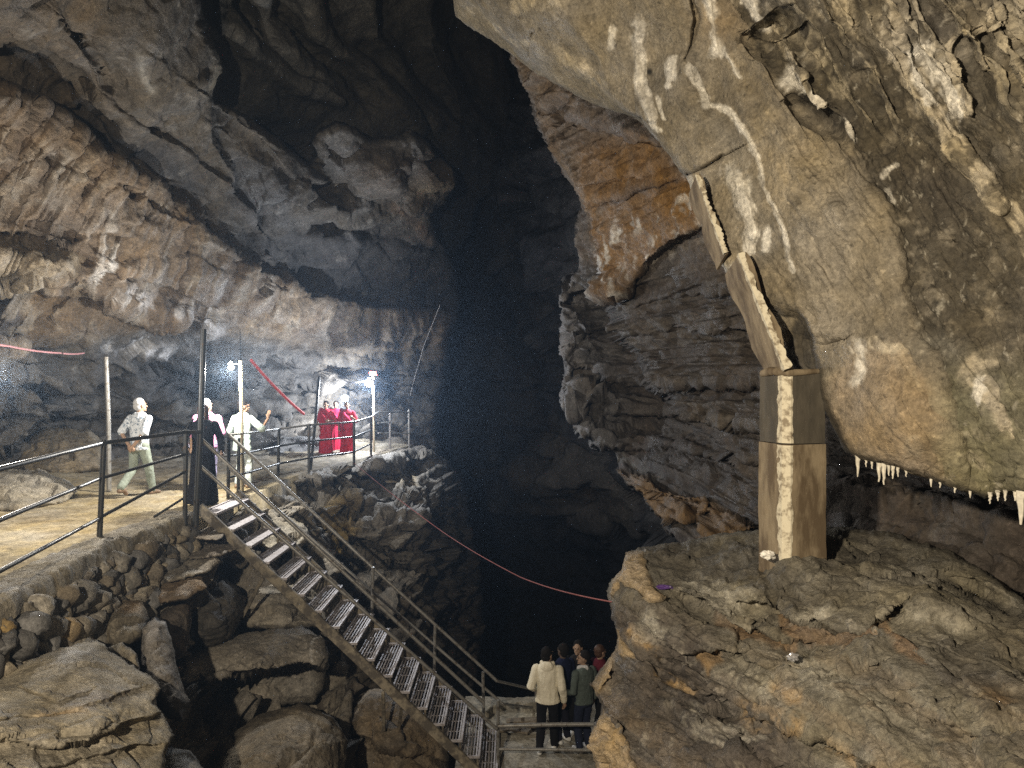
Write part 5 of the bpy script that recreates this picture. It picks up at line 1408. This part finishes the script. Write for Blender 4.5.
def person(loc, rz, H, label, tone=(.32, .19, .12), feet=((-.1, 0, 0), (.1, 0, 0)), wr=None, el_pole=((-.25, -.8, -.1), (.25, -.8, -.1)), lean=0., head_turn=0., hair='short', hair_mat=None,
           top=None, top_mat=None, sleeve=1.0, bottom='trousers', bottom_mat=None, shoe_mat=None, hem=.72, group=None, girth=1.0, hood=False, scarf_mat=None, palm=((1, 0, 0), (-1, 0, 0)), hand_dir=None, curl=.5, extra=None):
    s = H / 1.72
    root = empty('person', loc, rz); root.scale = (s, s, s)
    tag(root, label, 'person', group)
    hip = [Vector((-.088, 0, .9)), Vector((.088, 0, .9))]; cz = lean
    sh = [Vector((-.185 * girth, .0 + cz * .5, 1.375)), Vector((.185 * girth, .0 + cz * .5, 1.375))]
    ank = [Vector(f) + Vector((0, 0, .085)) for f in feet]
    knee = [ik(hip[i], ank[i], .416, .41, (0, 1, 0)) for i in (0, 1)]
    wr = wr or ((-.27, .05, .83), (.27, .05, .83)); wr = [Vector(w_) for w_ in wr]
    elb = [ik(sh[i], wr[i], .3, .27, el_pole[i]) for i in (0, 1)]
    hc = Vector((0, cz * .75 + .015, 1.6)); HR = Matrix.Rotation(head_turn, 3, 'Z')
    # --- body: one skin
    b = MB()
    loft(b, [(0, 0, .84, .11 * girth, .085), (0, 0, .95, .15 * girth, .1), (0, cz * .2, 1.08, .135 * girth, .092), (0, cz * .4, 1.25, .155 * girth, .105), (0, cz * .5, 1.38, .16 * girth, .095), (0, cz * .55, 1.45, .09, .065)])
    limb(b, [(0, cz * .55, 1.42), (0, cz * .65 + .005, 1.5), tuple(hc + Vector((0, 0, -.05)))], [.058, .052, .055])
    ball(b, hc + HR @ Vector((0, -.008, .015)), (.077, .097, .105)); ball(b, hc + HR @ Vector((0, .03, -.05)), (.058, .062, .065))      # skull and jaw
    limb(b, [hc + HR @ Vector((0, .088, .01)), hc + HR @ Vector((0, .108, -.022))], [.011, .016], 8)                                  # nose
    ball(b, hc + HR @ Vector((0, .086, -.058)), (.024, .012, .01)); ball(b, hc + HR @ Vector((0, .084, -.09)), (.022, .016, .016))      # lips, chin
    ball(b, hc + HR @ Vector((0, .084, .032)), (.045, .008, .008))                                                                   # brow
    for sx in (-1, 1): ball(b, hc + HR @ Vector((.08 * sx, -.005, -.005)), (.012, .022, .033))                                           # ears
    for i in (0, 1):
        limb(b, [sh[i] + Vector((0, 0, -.01)), elb[i], wr[i]], [.052, .04, .027])
        limb(b, [hip[i], knee[i], ank[i]], [.088, .056, .038])
        f = ank[i]; tip = f + Vector((0, .15, -.055)) if feet[i][2] < .02 else f + Vector((0, .11, -.11))
        limb(b, [f + Vector((0, -.045, -.045)), f + Vector((0, .05, -.04)), tip], [.036, .04, .028])
        hd = Vector(hand_dir[i]) if hand_dir and hand_dir[i] else (wr[i] - elb[i])
        hand(b, wr[i], hd, palm[i], right=(-1 if i == 0 else 1), curl=curl)
    body = fuse(b, 'body', skin(tone), root, voxel=.0065, smooth=3)
    for sx in (-1, 1):
        e = MB(); ball(e, hc + HR @ Vector((.031 * sx, .083, .012)), (.012, .009, .008), 6, 10); e.build('eye', M_EYE, root)
    # --- hair
    hm = hair_mat or M_HAIR
    if hair in ('short', 'thick', 'bun', 'long'):
        h = MB(); k = 1.0 if hair == 'short' else 1.05
        ball(h, hc + HR @ Vector((0, -.03, .045)), (.084 * k, .096 * k, .088 * k)); ball(h, hc + HR @ Vector((0, -.05, -.01)), (.078 * k, .066 * k, .085 * k))
        if hair == 'bun': ball(h, hc + HR @ Vector((0, -.13, -.01)), (.045, .045, .045))
        if hair == 'long': limb(h, [hc + HR @ Vector((0, -.07, 0)), hc + HR @ Vector((0, -.1, -.15)), hc + Vector((0, -.1, -.33))], [.075, .07, .035])
        fuse(h, 'hair', hm, root, .008, 2, fold=lambda W: .006 * ridged3(W, 38, 3, .6, 3))
    elif hair == 'scarf':
        h = MB()
        ball(h, hc + HR @ Vector((0, -.018, .025)), (.093, .104, .112)); limb(h, [hc + HR @ Vector((0, -.03, -.04)), hc + Vector((0, -.02, -.16)), (0, cz * .5 - .02, 1.34)], [.09, .1, .15])
        fuse(h, 'headscarf', scarf_mat, root, .009, 3, fold=cloth_fold(.006, 8, 18, 5))
    # --- top
    def torso(h, z0, off, flare=0.):
        loft(h, [(0, 0, z0, (.165 + flare) * girth + off, .115 + flare * .7 + off), (0, .0, .95, .158 * girth + off, .108 + off), (0, cz * .2, 1.08, .15 * girth + off, .102 + off), (0, cz * .4, 1.25, .168 * girth + off, .115 + off), (0, cz * .5, 1.37, .175 * girth + off, .105 + off), (0, cz * .55, 1.44, .11 + off, .078 + off), (0, cz * .58, 1.475, .066 + off, .06 + off)], 24)
    if top in ('shirt', 'hoodie', 'kurta', 'robe', 'blouse', 'vest'):
        off = {'hoodie': .02, 'robe': .015, 'vest': .015}.get(top, .012)
        h = MB(); z0 = {'shirt': .82, 'hoodie': .84, 'kurta': hem, 'robe': .8, 'blouse': .95, 'vest': .84}[top]
        torso(h, z0, off, .02 if top in ('kurta', 'hoodie') else .006)
        rr = .052 + off
        for i in (0, 1):
            a, m_, z = sh[i] + Vector((0, 0, -.005)), elb[i], wr[i]
            if sleeve >= 1: limb(h, [a, m_, m_.lerp(z, .92)], [rr, rr - .008, rr - .022])
            elif sleeve > 0: limb(h, [a, a.lerp(m_, min(1, sleeve * 1.7))], [rr, rr + .004])
        if hood:
            ball(h, (0, -.085 + cz * .5, 1.44), (.1, .055, .085)); limb(h, [(-.09, -.02, 1.48), (0, -.1, 1.43), (.09, -.02, 1.48)], [.035, .045, .035])
        fuse(h, {'robe': 'robe_top'}.get(top, top), top_mat, root, .009, 3, fold=cloth_fold(.009 if top != 'blouse' else .006, 6, 14, 3))
        if top == 'hoodie':
            c = MB(); loft(c, [(0, 0, .83, .182 * girth, .132), (0, 0, .9, .196 * girth, .142)], 28)
            fuse(c, 'hem_band', top_mat, root, .009, 2, fold=lambda W: .003 * np.sin(np.arctan2(W[:, 1], W[:, 0]) * 70))
            for i in (0, 1):
                c = MB(); limb(c, [elb[i].lerp(wr[i], .86), elb[i].lerp(wr[i], .97)], [.042, .04]); fuse(c, 'cuff', top_mat, root, .008, 2)
    # --- bottom
    h = MB()
    if bottom == 'trousers':
        loft(h, [(0, 0, .8, .155 * girth, .105), (0, 0, .9, .168 * girth, .115), (0, 0, .99, .155 * girth, .106)], 24)
        for i in (0, 1): limb(h, [hip[i], knee[i], ank[i] + Vector((0, -.005, .02))], [.094, .074, .062])
        fuse(h, 'trousers', bottom_mat, root, .009, 3, fold=cloth_fold(.008, 7, 14, 7))
    elif bottom in ('skirt', 'robe'):
        fx = [(feet[0][0] + feet[1][0]) / 2, (feet[0][1] + feet[1][1]) / 2 + .02]
        w_ = .25 if bottom == 'robe' else .23
        loft(h, [(fx[0], fx[1], .035, w_, w_ * .85), (fx[0] * .7, fx[1] * .7, .3, w_ * .9, w_ * .76), (fx[0] * .3, fx[1] * .3, .6, .2, .165), (0, 0, .88, .19 * girth, .14), (0, 0, 1.02, .16 * girth, .112)], 30)
        fuse(h, 'skirt' if bottom == 'skirt' else 'robe_skirt', bottom_mat, root, .011, 3, fold=lambda W: (.016 * ridged3(W, 9, 3, .5, 5, (1, 1, .12)) * sstep(1.0, .5, W[:, 2])))
    # --- shoes
    if shoe_mat:
        for i in (0, 1):
            c = MB(); f = ank[i]; tip = f + Vector((0, .16, -.052)) if feet[i][2] < .02 else f + Vector((0, .115, -.11))
            limb(c, [f + Vector((0, -.05, -.042)), f + Vector((0, .05, -.036)), tip], [.042, .046, .034]); limb(c, [f + Vector((0, -.01, .0)), f + Vector((0, 0, -.04))], [.045, .045])
            fuse(c, 'shoe', shoe_mat, root, .008, 2)
    if extra: extra(root, dict(sh=sh, hip=hip, elb=elb, wr=wr, hc=hc, cz=cz))
    return root


M_EYE = plain_mat('dark_eye', (.02, .015, .012), rough=.2, var=0, bump=0)
M_HAIR = plain_mat('black_hair', (.014, .012, .011), rough=.85, scale=40, spec=.1)
M_HAIR_GREY = plain_mat('grey_hair', (.5, .5, .5), rough=.7, scale=40)
M_HAIR_BROWN = plain_mat('brown_hair', (.07, .035, .02), rough=.55, scale=40)


def cloth(name, col, **k):
    k.setdefault('rough', .9); k.setdefault('scale', 18); k.setdefault('spec', .15); k.setdefault('bump', .15)
    return plain_mat(name, col, **k)


def spot(px, py, D):
    p = P(px, py, D); return (p[0], p[1], p[2])


RAD = math.radians
# the man walking away with his hands clasped behind his back
person((X_at(139, 13.2), 13.2, -2.0), RAD(-14), 1.74, 'grey haired man in a checked pale shirt walking with hands behind his back', feet=((-.1, -.3, .09), (.1, .22, 0)), wr=((-.06, -.19, .93), (.06, -.2, .91)), el_pole=((-1, -.4, 0), (1, -.4, 0)), hand_dir=((.6, -.1, -.6), (-.6, -.1, -.6)), palm=((0, 1, 0), (0, 1, 0)),
       hair='short', hair_mat=M_HAIR_GREY, head_turn=RAD(-25), top='shirt', top_mat=cloth('checked_shirt', (.66, .7, .74), col2=(.2, .25, .31), thr=(.53, .57), scale=22), sleeve=.55, bottom_mat=cloth('sage_trousers', (.27, .31, .26)), shoe_mat=plain_mat('brown_sandal', (.2, .13, .08)), lean=.03, tone=(.38, .25, .17))


def shoulder_bag(root, j):
    m = MB().box((.3, .05, 1.08), (.13, .3, .26), Matrix.Rotation(.25, 3, 'Y')); m.build('shoulder_bag', plain_mat('black_leather', (.02, .02, .022), rough=.35, bump=.3), root)
    MB().tube([(.3, .05, 1.2), (.22, .06, 1.4), (.15, .02, 1.47), (.2, -.1, 1.38), (.3, -.02, 1.2)], .012).build('bag_strap', M_BLACKPLASTIC, root)


# woman in black at the head of the stairs
person((X_at(203, 12.3), 12.3, -2.0), RAD(-158), 1.66, 'woman in a long black robe and brown headscarf standing behind the tall dark pole', feet=((-.08, 0, 0), (.08, .03, 0)), wr=((-.3, .12, .92), (.28, .22, 1.02)), hair='scarf', scarf_mat=cloth('brown_scarf', (.1, .055, .045)), top='robe', top_mat=cloth('black_robe', (.014, .014, .017)), bottom='robe', bottom_mat=bpy.data.materials['black_robe'],
       shoe_mat=plain_mat('black_shoe', (.02, .02, .02)), tone=(.42, .28, .2), extra=shoulder_bag)
person((X_at(207, 13.7), 13.7, -2.0), RAD(20), 1.72, 'grey haired man in a pink shirt behind the woman in black', hair='short', hair_mat=M_HAIR_GREY, top='shirt', top_mat=cloth('pink_shirt', (.68, .3, .5)), sleeve=.6, bottom_mat=cloth('lilac_trousers', (.4, .38, .6)), shoe_mat=plain_mat('dark_sandal', (.06, .05, .04)), tone=(.4, .27, .19), head_turn=RAD(-40))
# person in mint kurta, one arm raised
person((X_at(242, 14.2), 14.2, -2.0), RAD(-18), 1.68, 'dark haired person in a pale mint patterned kurta with the right hand raised', feet=((-.09, 0, 0), (.1, .08, 0)), wr=((-.2, .3, 1.12), (.38, .3, 1.36)), el_pole=((-.6, -.3, -.6), (.5, -.2, -1)), hand_dir=(None, (.12, .1, 1)), palm=((1, 0, 0), (0, 1, .1)), curl=.25,
       hair='thick', head_turn=RAD(-35), lean=.04, top='kurta', top_mat=cloth('mint_kurta', (.62, .73, .66), col2=(.3, .45, .4), thr=(.6, .64), scale=26), sleeve=.62, hem=.74, bottom_mat=cloth('pale_trousers', (.66, .72, .68)), shoe_mat=plain_mat('tan_sandal', (.3, .2, .12)), tone=(.36, .22, .14))


def sari(mat):
    def f(root, j):
        h = MB(); limb(h, [(.17, -.05, 1.43), (.12, .1, 1.36), (.0, .14, 1.2), (-.1, .13, 1.05), (-.16, .06, .95)], [.05, .06, .065, .06, .05]); limb(h, [(.17, -.02, 1.45), (.19, -.1, 1.25), (.2, -.12, .9), (.22, -.12, .6)], [.06, .07, .08, .07])
        fuse(h, 'sari_drape', mat, root, .011, 2, fold=cloth_fold(.012, 5, 16, 9))
    return f


RED = cloth('red_sari', (.52, .025, .045), col2=(.36, .015, .03), scale=14); RED2 = cloth('crimson_sari', (.48, .02, .06), col2=(.5, .1, .07), thr=(.6, .7), scale=26)
g = 'women in red saris on the far walkway'
person((X_at(326, 20.8), 20.8, -2.0), RAD(170), 1.52, 'leftmost of the three women in red saris, holding a white bag', hair='bun', top='blouse', top_mat=RED, sleeve=.6, bottom='skirt', bottom_mat=RED, tone=(.3, .18, .12), wr=((-.22, .2, 1.1), (.3, .12, .95)), extra=sari(RED), group=g)
person((X_at(336, 21.6), 21.6, -2.0), RAD(185), 1.5, 'middle of the three women in red saris, standing slightly behind', hair='bun', top='blouse', top_mat=RED2, sleeve=.6, bottom='skirt', bottom_mat=RED2, tone=(.28, .17, .11), wr=((-.2, .2, 1.15), (.2, .22, 1.1)), extra=sari(RED2), group=g)
person((X_at(347, 20.9), 20.9, -2.0), RAD(190), 1.5, 'rightmost of the three women in red saris', hair='bun', top='blouse', top_mat=RED, sleeve=.6, bottom='skirt', bottom_mat=RED, tone=(.3, .18, .12), wr=((-.2, .25, 1.2), (.26, .1, .9)), extra=sari(RED2), group=g)
crumple('cloth_bag', P(316.5, 431, 20.7), (.12, .09, .2), cloth('white_cotton', (.75, .76, .78)), 'white cloth bag hanging from the hand of the leftmost woman in red', 'bag', 9)

# visitors on the lower landing
LZ = -6.05
person((X_at(547.5, 12.15), 12.15, LZ), RAD(-8), 1.72, 'young man in a cream hoodie and black trousers seen from behind', feet=((-.12, -.06, 0), (.1, .12, 0)), wr=((-.24, .14, .98), (.27, .04, .84)), el_pole=((-.2, -1, 0), (.2, -1, 0)), hair='thick', head_turn=RAD(-35), top='hoodie', top_mat=cloth('cream_fleece', (.85, .8, .65), var=.1), hood=True, bottom_mat=cloth('black_cotton', (.012, .012, .014)), shoe_mat=plain_mat('white_sneaker', (.75, .75, .74), rough=.6), tone=(.36, .23, .16))
person((X_at(563, 12.5), 12.5, LZ), RAD(40), 1.66, 'person in dark navy clothes and white shoes beside the cream hoodie', hair='thick', top='shirt', top_mat=cloth('navy_cloth', (.012, .016, .045)), sleeve=1.0, bottom_mat=cloth('navy_trousers', (.015, .015, .025)), shoe_mat=bpy.data.materials['white_sneaker'], tone=(.1, .07, .055))
person((X_at(584, 12.2), 12.2, LZ), RAD(35), 1.64, 'person in a grey green jacket with pale collar and blue jeans near the ledge', hair='thick', top='vest', top_mat=cloth('grey_green_jacket', (.1, .125, .115)), sleeve=1.0, bottom_mat=cloth('dark_jeans', (.02, .025, .05)), shoe_mat=plain_mat('grey_sneaker', (.45, .45, .46)), tone=(.3, .2, .14), head_turn=RAD(50), wr=((-.24, .2, 1.0), (.27, .05, .84)),
       extra=lambda root, j: fuse(limb(MB(), [(-.09, .02, 1.45), (0, -.07, 1.46), (.09, .02, 1.45), (.0, .09, 1.42)], [.045, .05, .045, .04]), 'collar', cloth('pale_collar', (.5, .5, .5)), root, .009, 2) and None)
person((X_at(578, 12.75), 12.75, LZ), RAD(160), 1.62, 'person in black facing the viewer between the navy and grey green figures', hair='thick', top='shirt', top_mat=cloth('charcoal_shirt', (.02, .018, .02)), bottom_mat=bpy.data.materials['black_cotton'], shoe_mat=bpy.data.materials['white_sneaker'], tone=(.36, .24, .17))
person((X_at(600, 12.6), 12.6, LZ), RAD(-60), 1.6, 'brown haired person in dark red half hidden behind the ledge', hair='thick', hair_mat=M_HAIR_BROWN, top='shirt', top_mat=cloth('maroon_shirt', (.09, .012, .02)), bottom_mat=bpy.data.materials['black_cotton'], shoe_mat=bpy.data.materials['black_shoe'], tone=(.34, .22, .16))
COOL = (.86, .92, 1.0); WARM = (1., .85, .64)
def off(p, d): return tuple(a + b for a, b in zip(p, d))
LAMP_LIGHTS = [(off(L1, (0, -.16, -.1)), 620, (1,.95,.86), .07), (off(L2, (0, -.2, -.1)), 900, COOL, .1), (off(L3, (0, .0, -.35)), 560, COOL, .08), (off(L4, (.16, 0, -.1)), 360, (1,.93,.84), .08), (off(L5, (.16, .05, -.05)), 3200, WARM, .09)]
# the air of the cave: faint even mist
bx = MB().box((5, 31, -.5), (104, 106, 27)); ha = bx.build('haze', None, None, smooth=False); ha['kind'] = 'stuff'
hm = bpy.data.materials.new('cave_mist'); hm.use_nodes = True; nt = hm.node_tree; nt.nodes.remove(nt.nodes['Principled BSDF'])
pv = nt.nodes.new('ShaderNodeVolumePrincipled'); pv.inputs['Density'].default_value = .0025; pv.inputs['Color'].default_value = (.5, .7, 1, 1); pv.inputs['Anisotropy'].default_value = .72
nt.links.new(pv.outputs[0], nt.nodes['Material Output'].inputs['Volume']); ha.data.materials.append(hm); hm.cycles.volume_sampling = 'EQUIANGULAR'
# ================================================================ camera, lamps, air
cam = bpy.data.cameras.new('camera'); cam.sensor_width = 36; cam.lens = 36 * F / 1024; cam.clip_end = 400; cam.clip_start = .05
co = bpy.data.objects.new('camera', cam); COL.objects.link(co); co.rotation_euler = (math.radians(90), 0, 0); scene.camera = co

w = bpy.data.worlds.new('World'); scene.world = w; w.use_nodes = True
sky = w.node_tree.nodes.new('ShaderNodeTexSky'); sky.sky_type = 'NISHITA'; sky.sun_disc = False; sky.sun_elevation = math.radians(2); sky.sun_rotation = math.radians(180)
w.node_tree.links.new(sky.outputs[0], w.node_tree.nodes['Background'].inputs['Color']); w.node_tree.nodes['Background'].inputs['Strength'].default_value = .006


def lamp_light(loc, power, col, r=.05, parent=None, name='lamp_light'):
    l = bpy.data.lights.new(name, 'POINT'); l.energy = power; l.color = col; l.shadow_soft_size = r
    o = bpy.data.objects.new(name, l); COL.objects.link(o); o.location = loc
    return o


for loc, p, c, r in LAMP_LIGHTS:
    lamp_light(loc, p, c, r)

w.cycles.sampling_method = 'NONE'
vs = scene.view_settings; vs.view_transform = 'Standard'; vs.look = 'None'; vs.exposure = 0; vs.gamma = 1; vs.use_curve_mapping = False
cy = scene.cycles
try:
    cy.use_denoising = False; cy.denoiser = 'OPENIMAGEDENOISE'
    cy.max_bounces = 4; cy.diffuse_bounces = 2; cy.blur_glossy = 1.0; cy.glossy_bounces = 2; cy.volume_bounces = 0; cy.sample_clamp_indirect = .7
    cy.use_adaptive_sampling = False
except Exception as e:
    print(e)
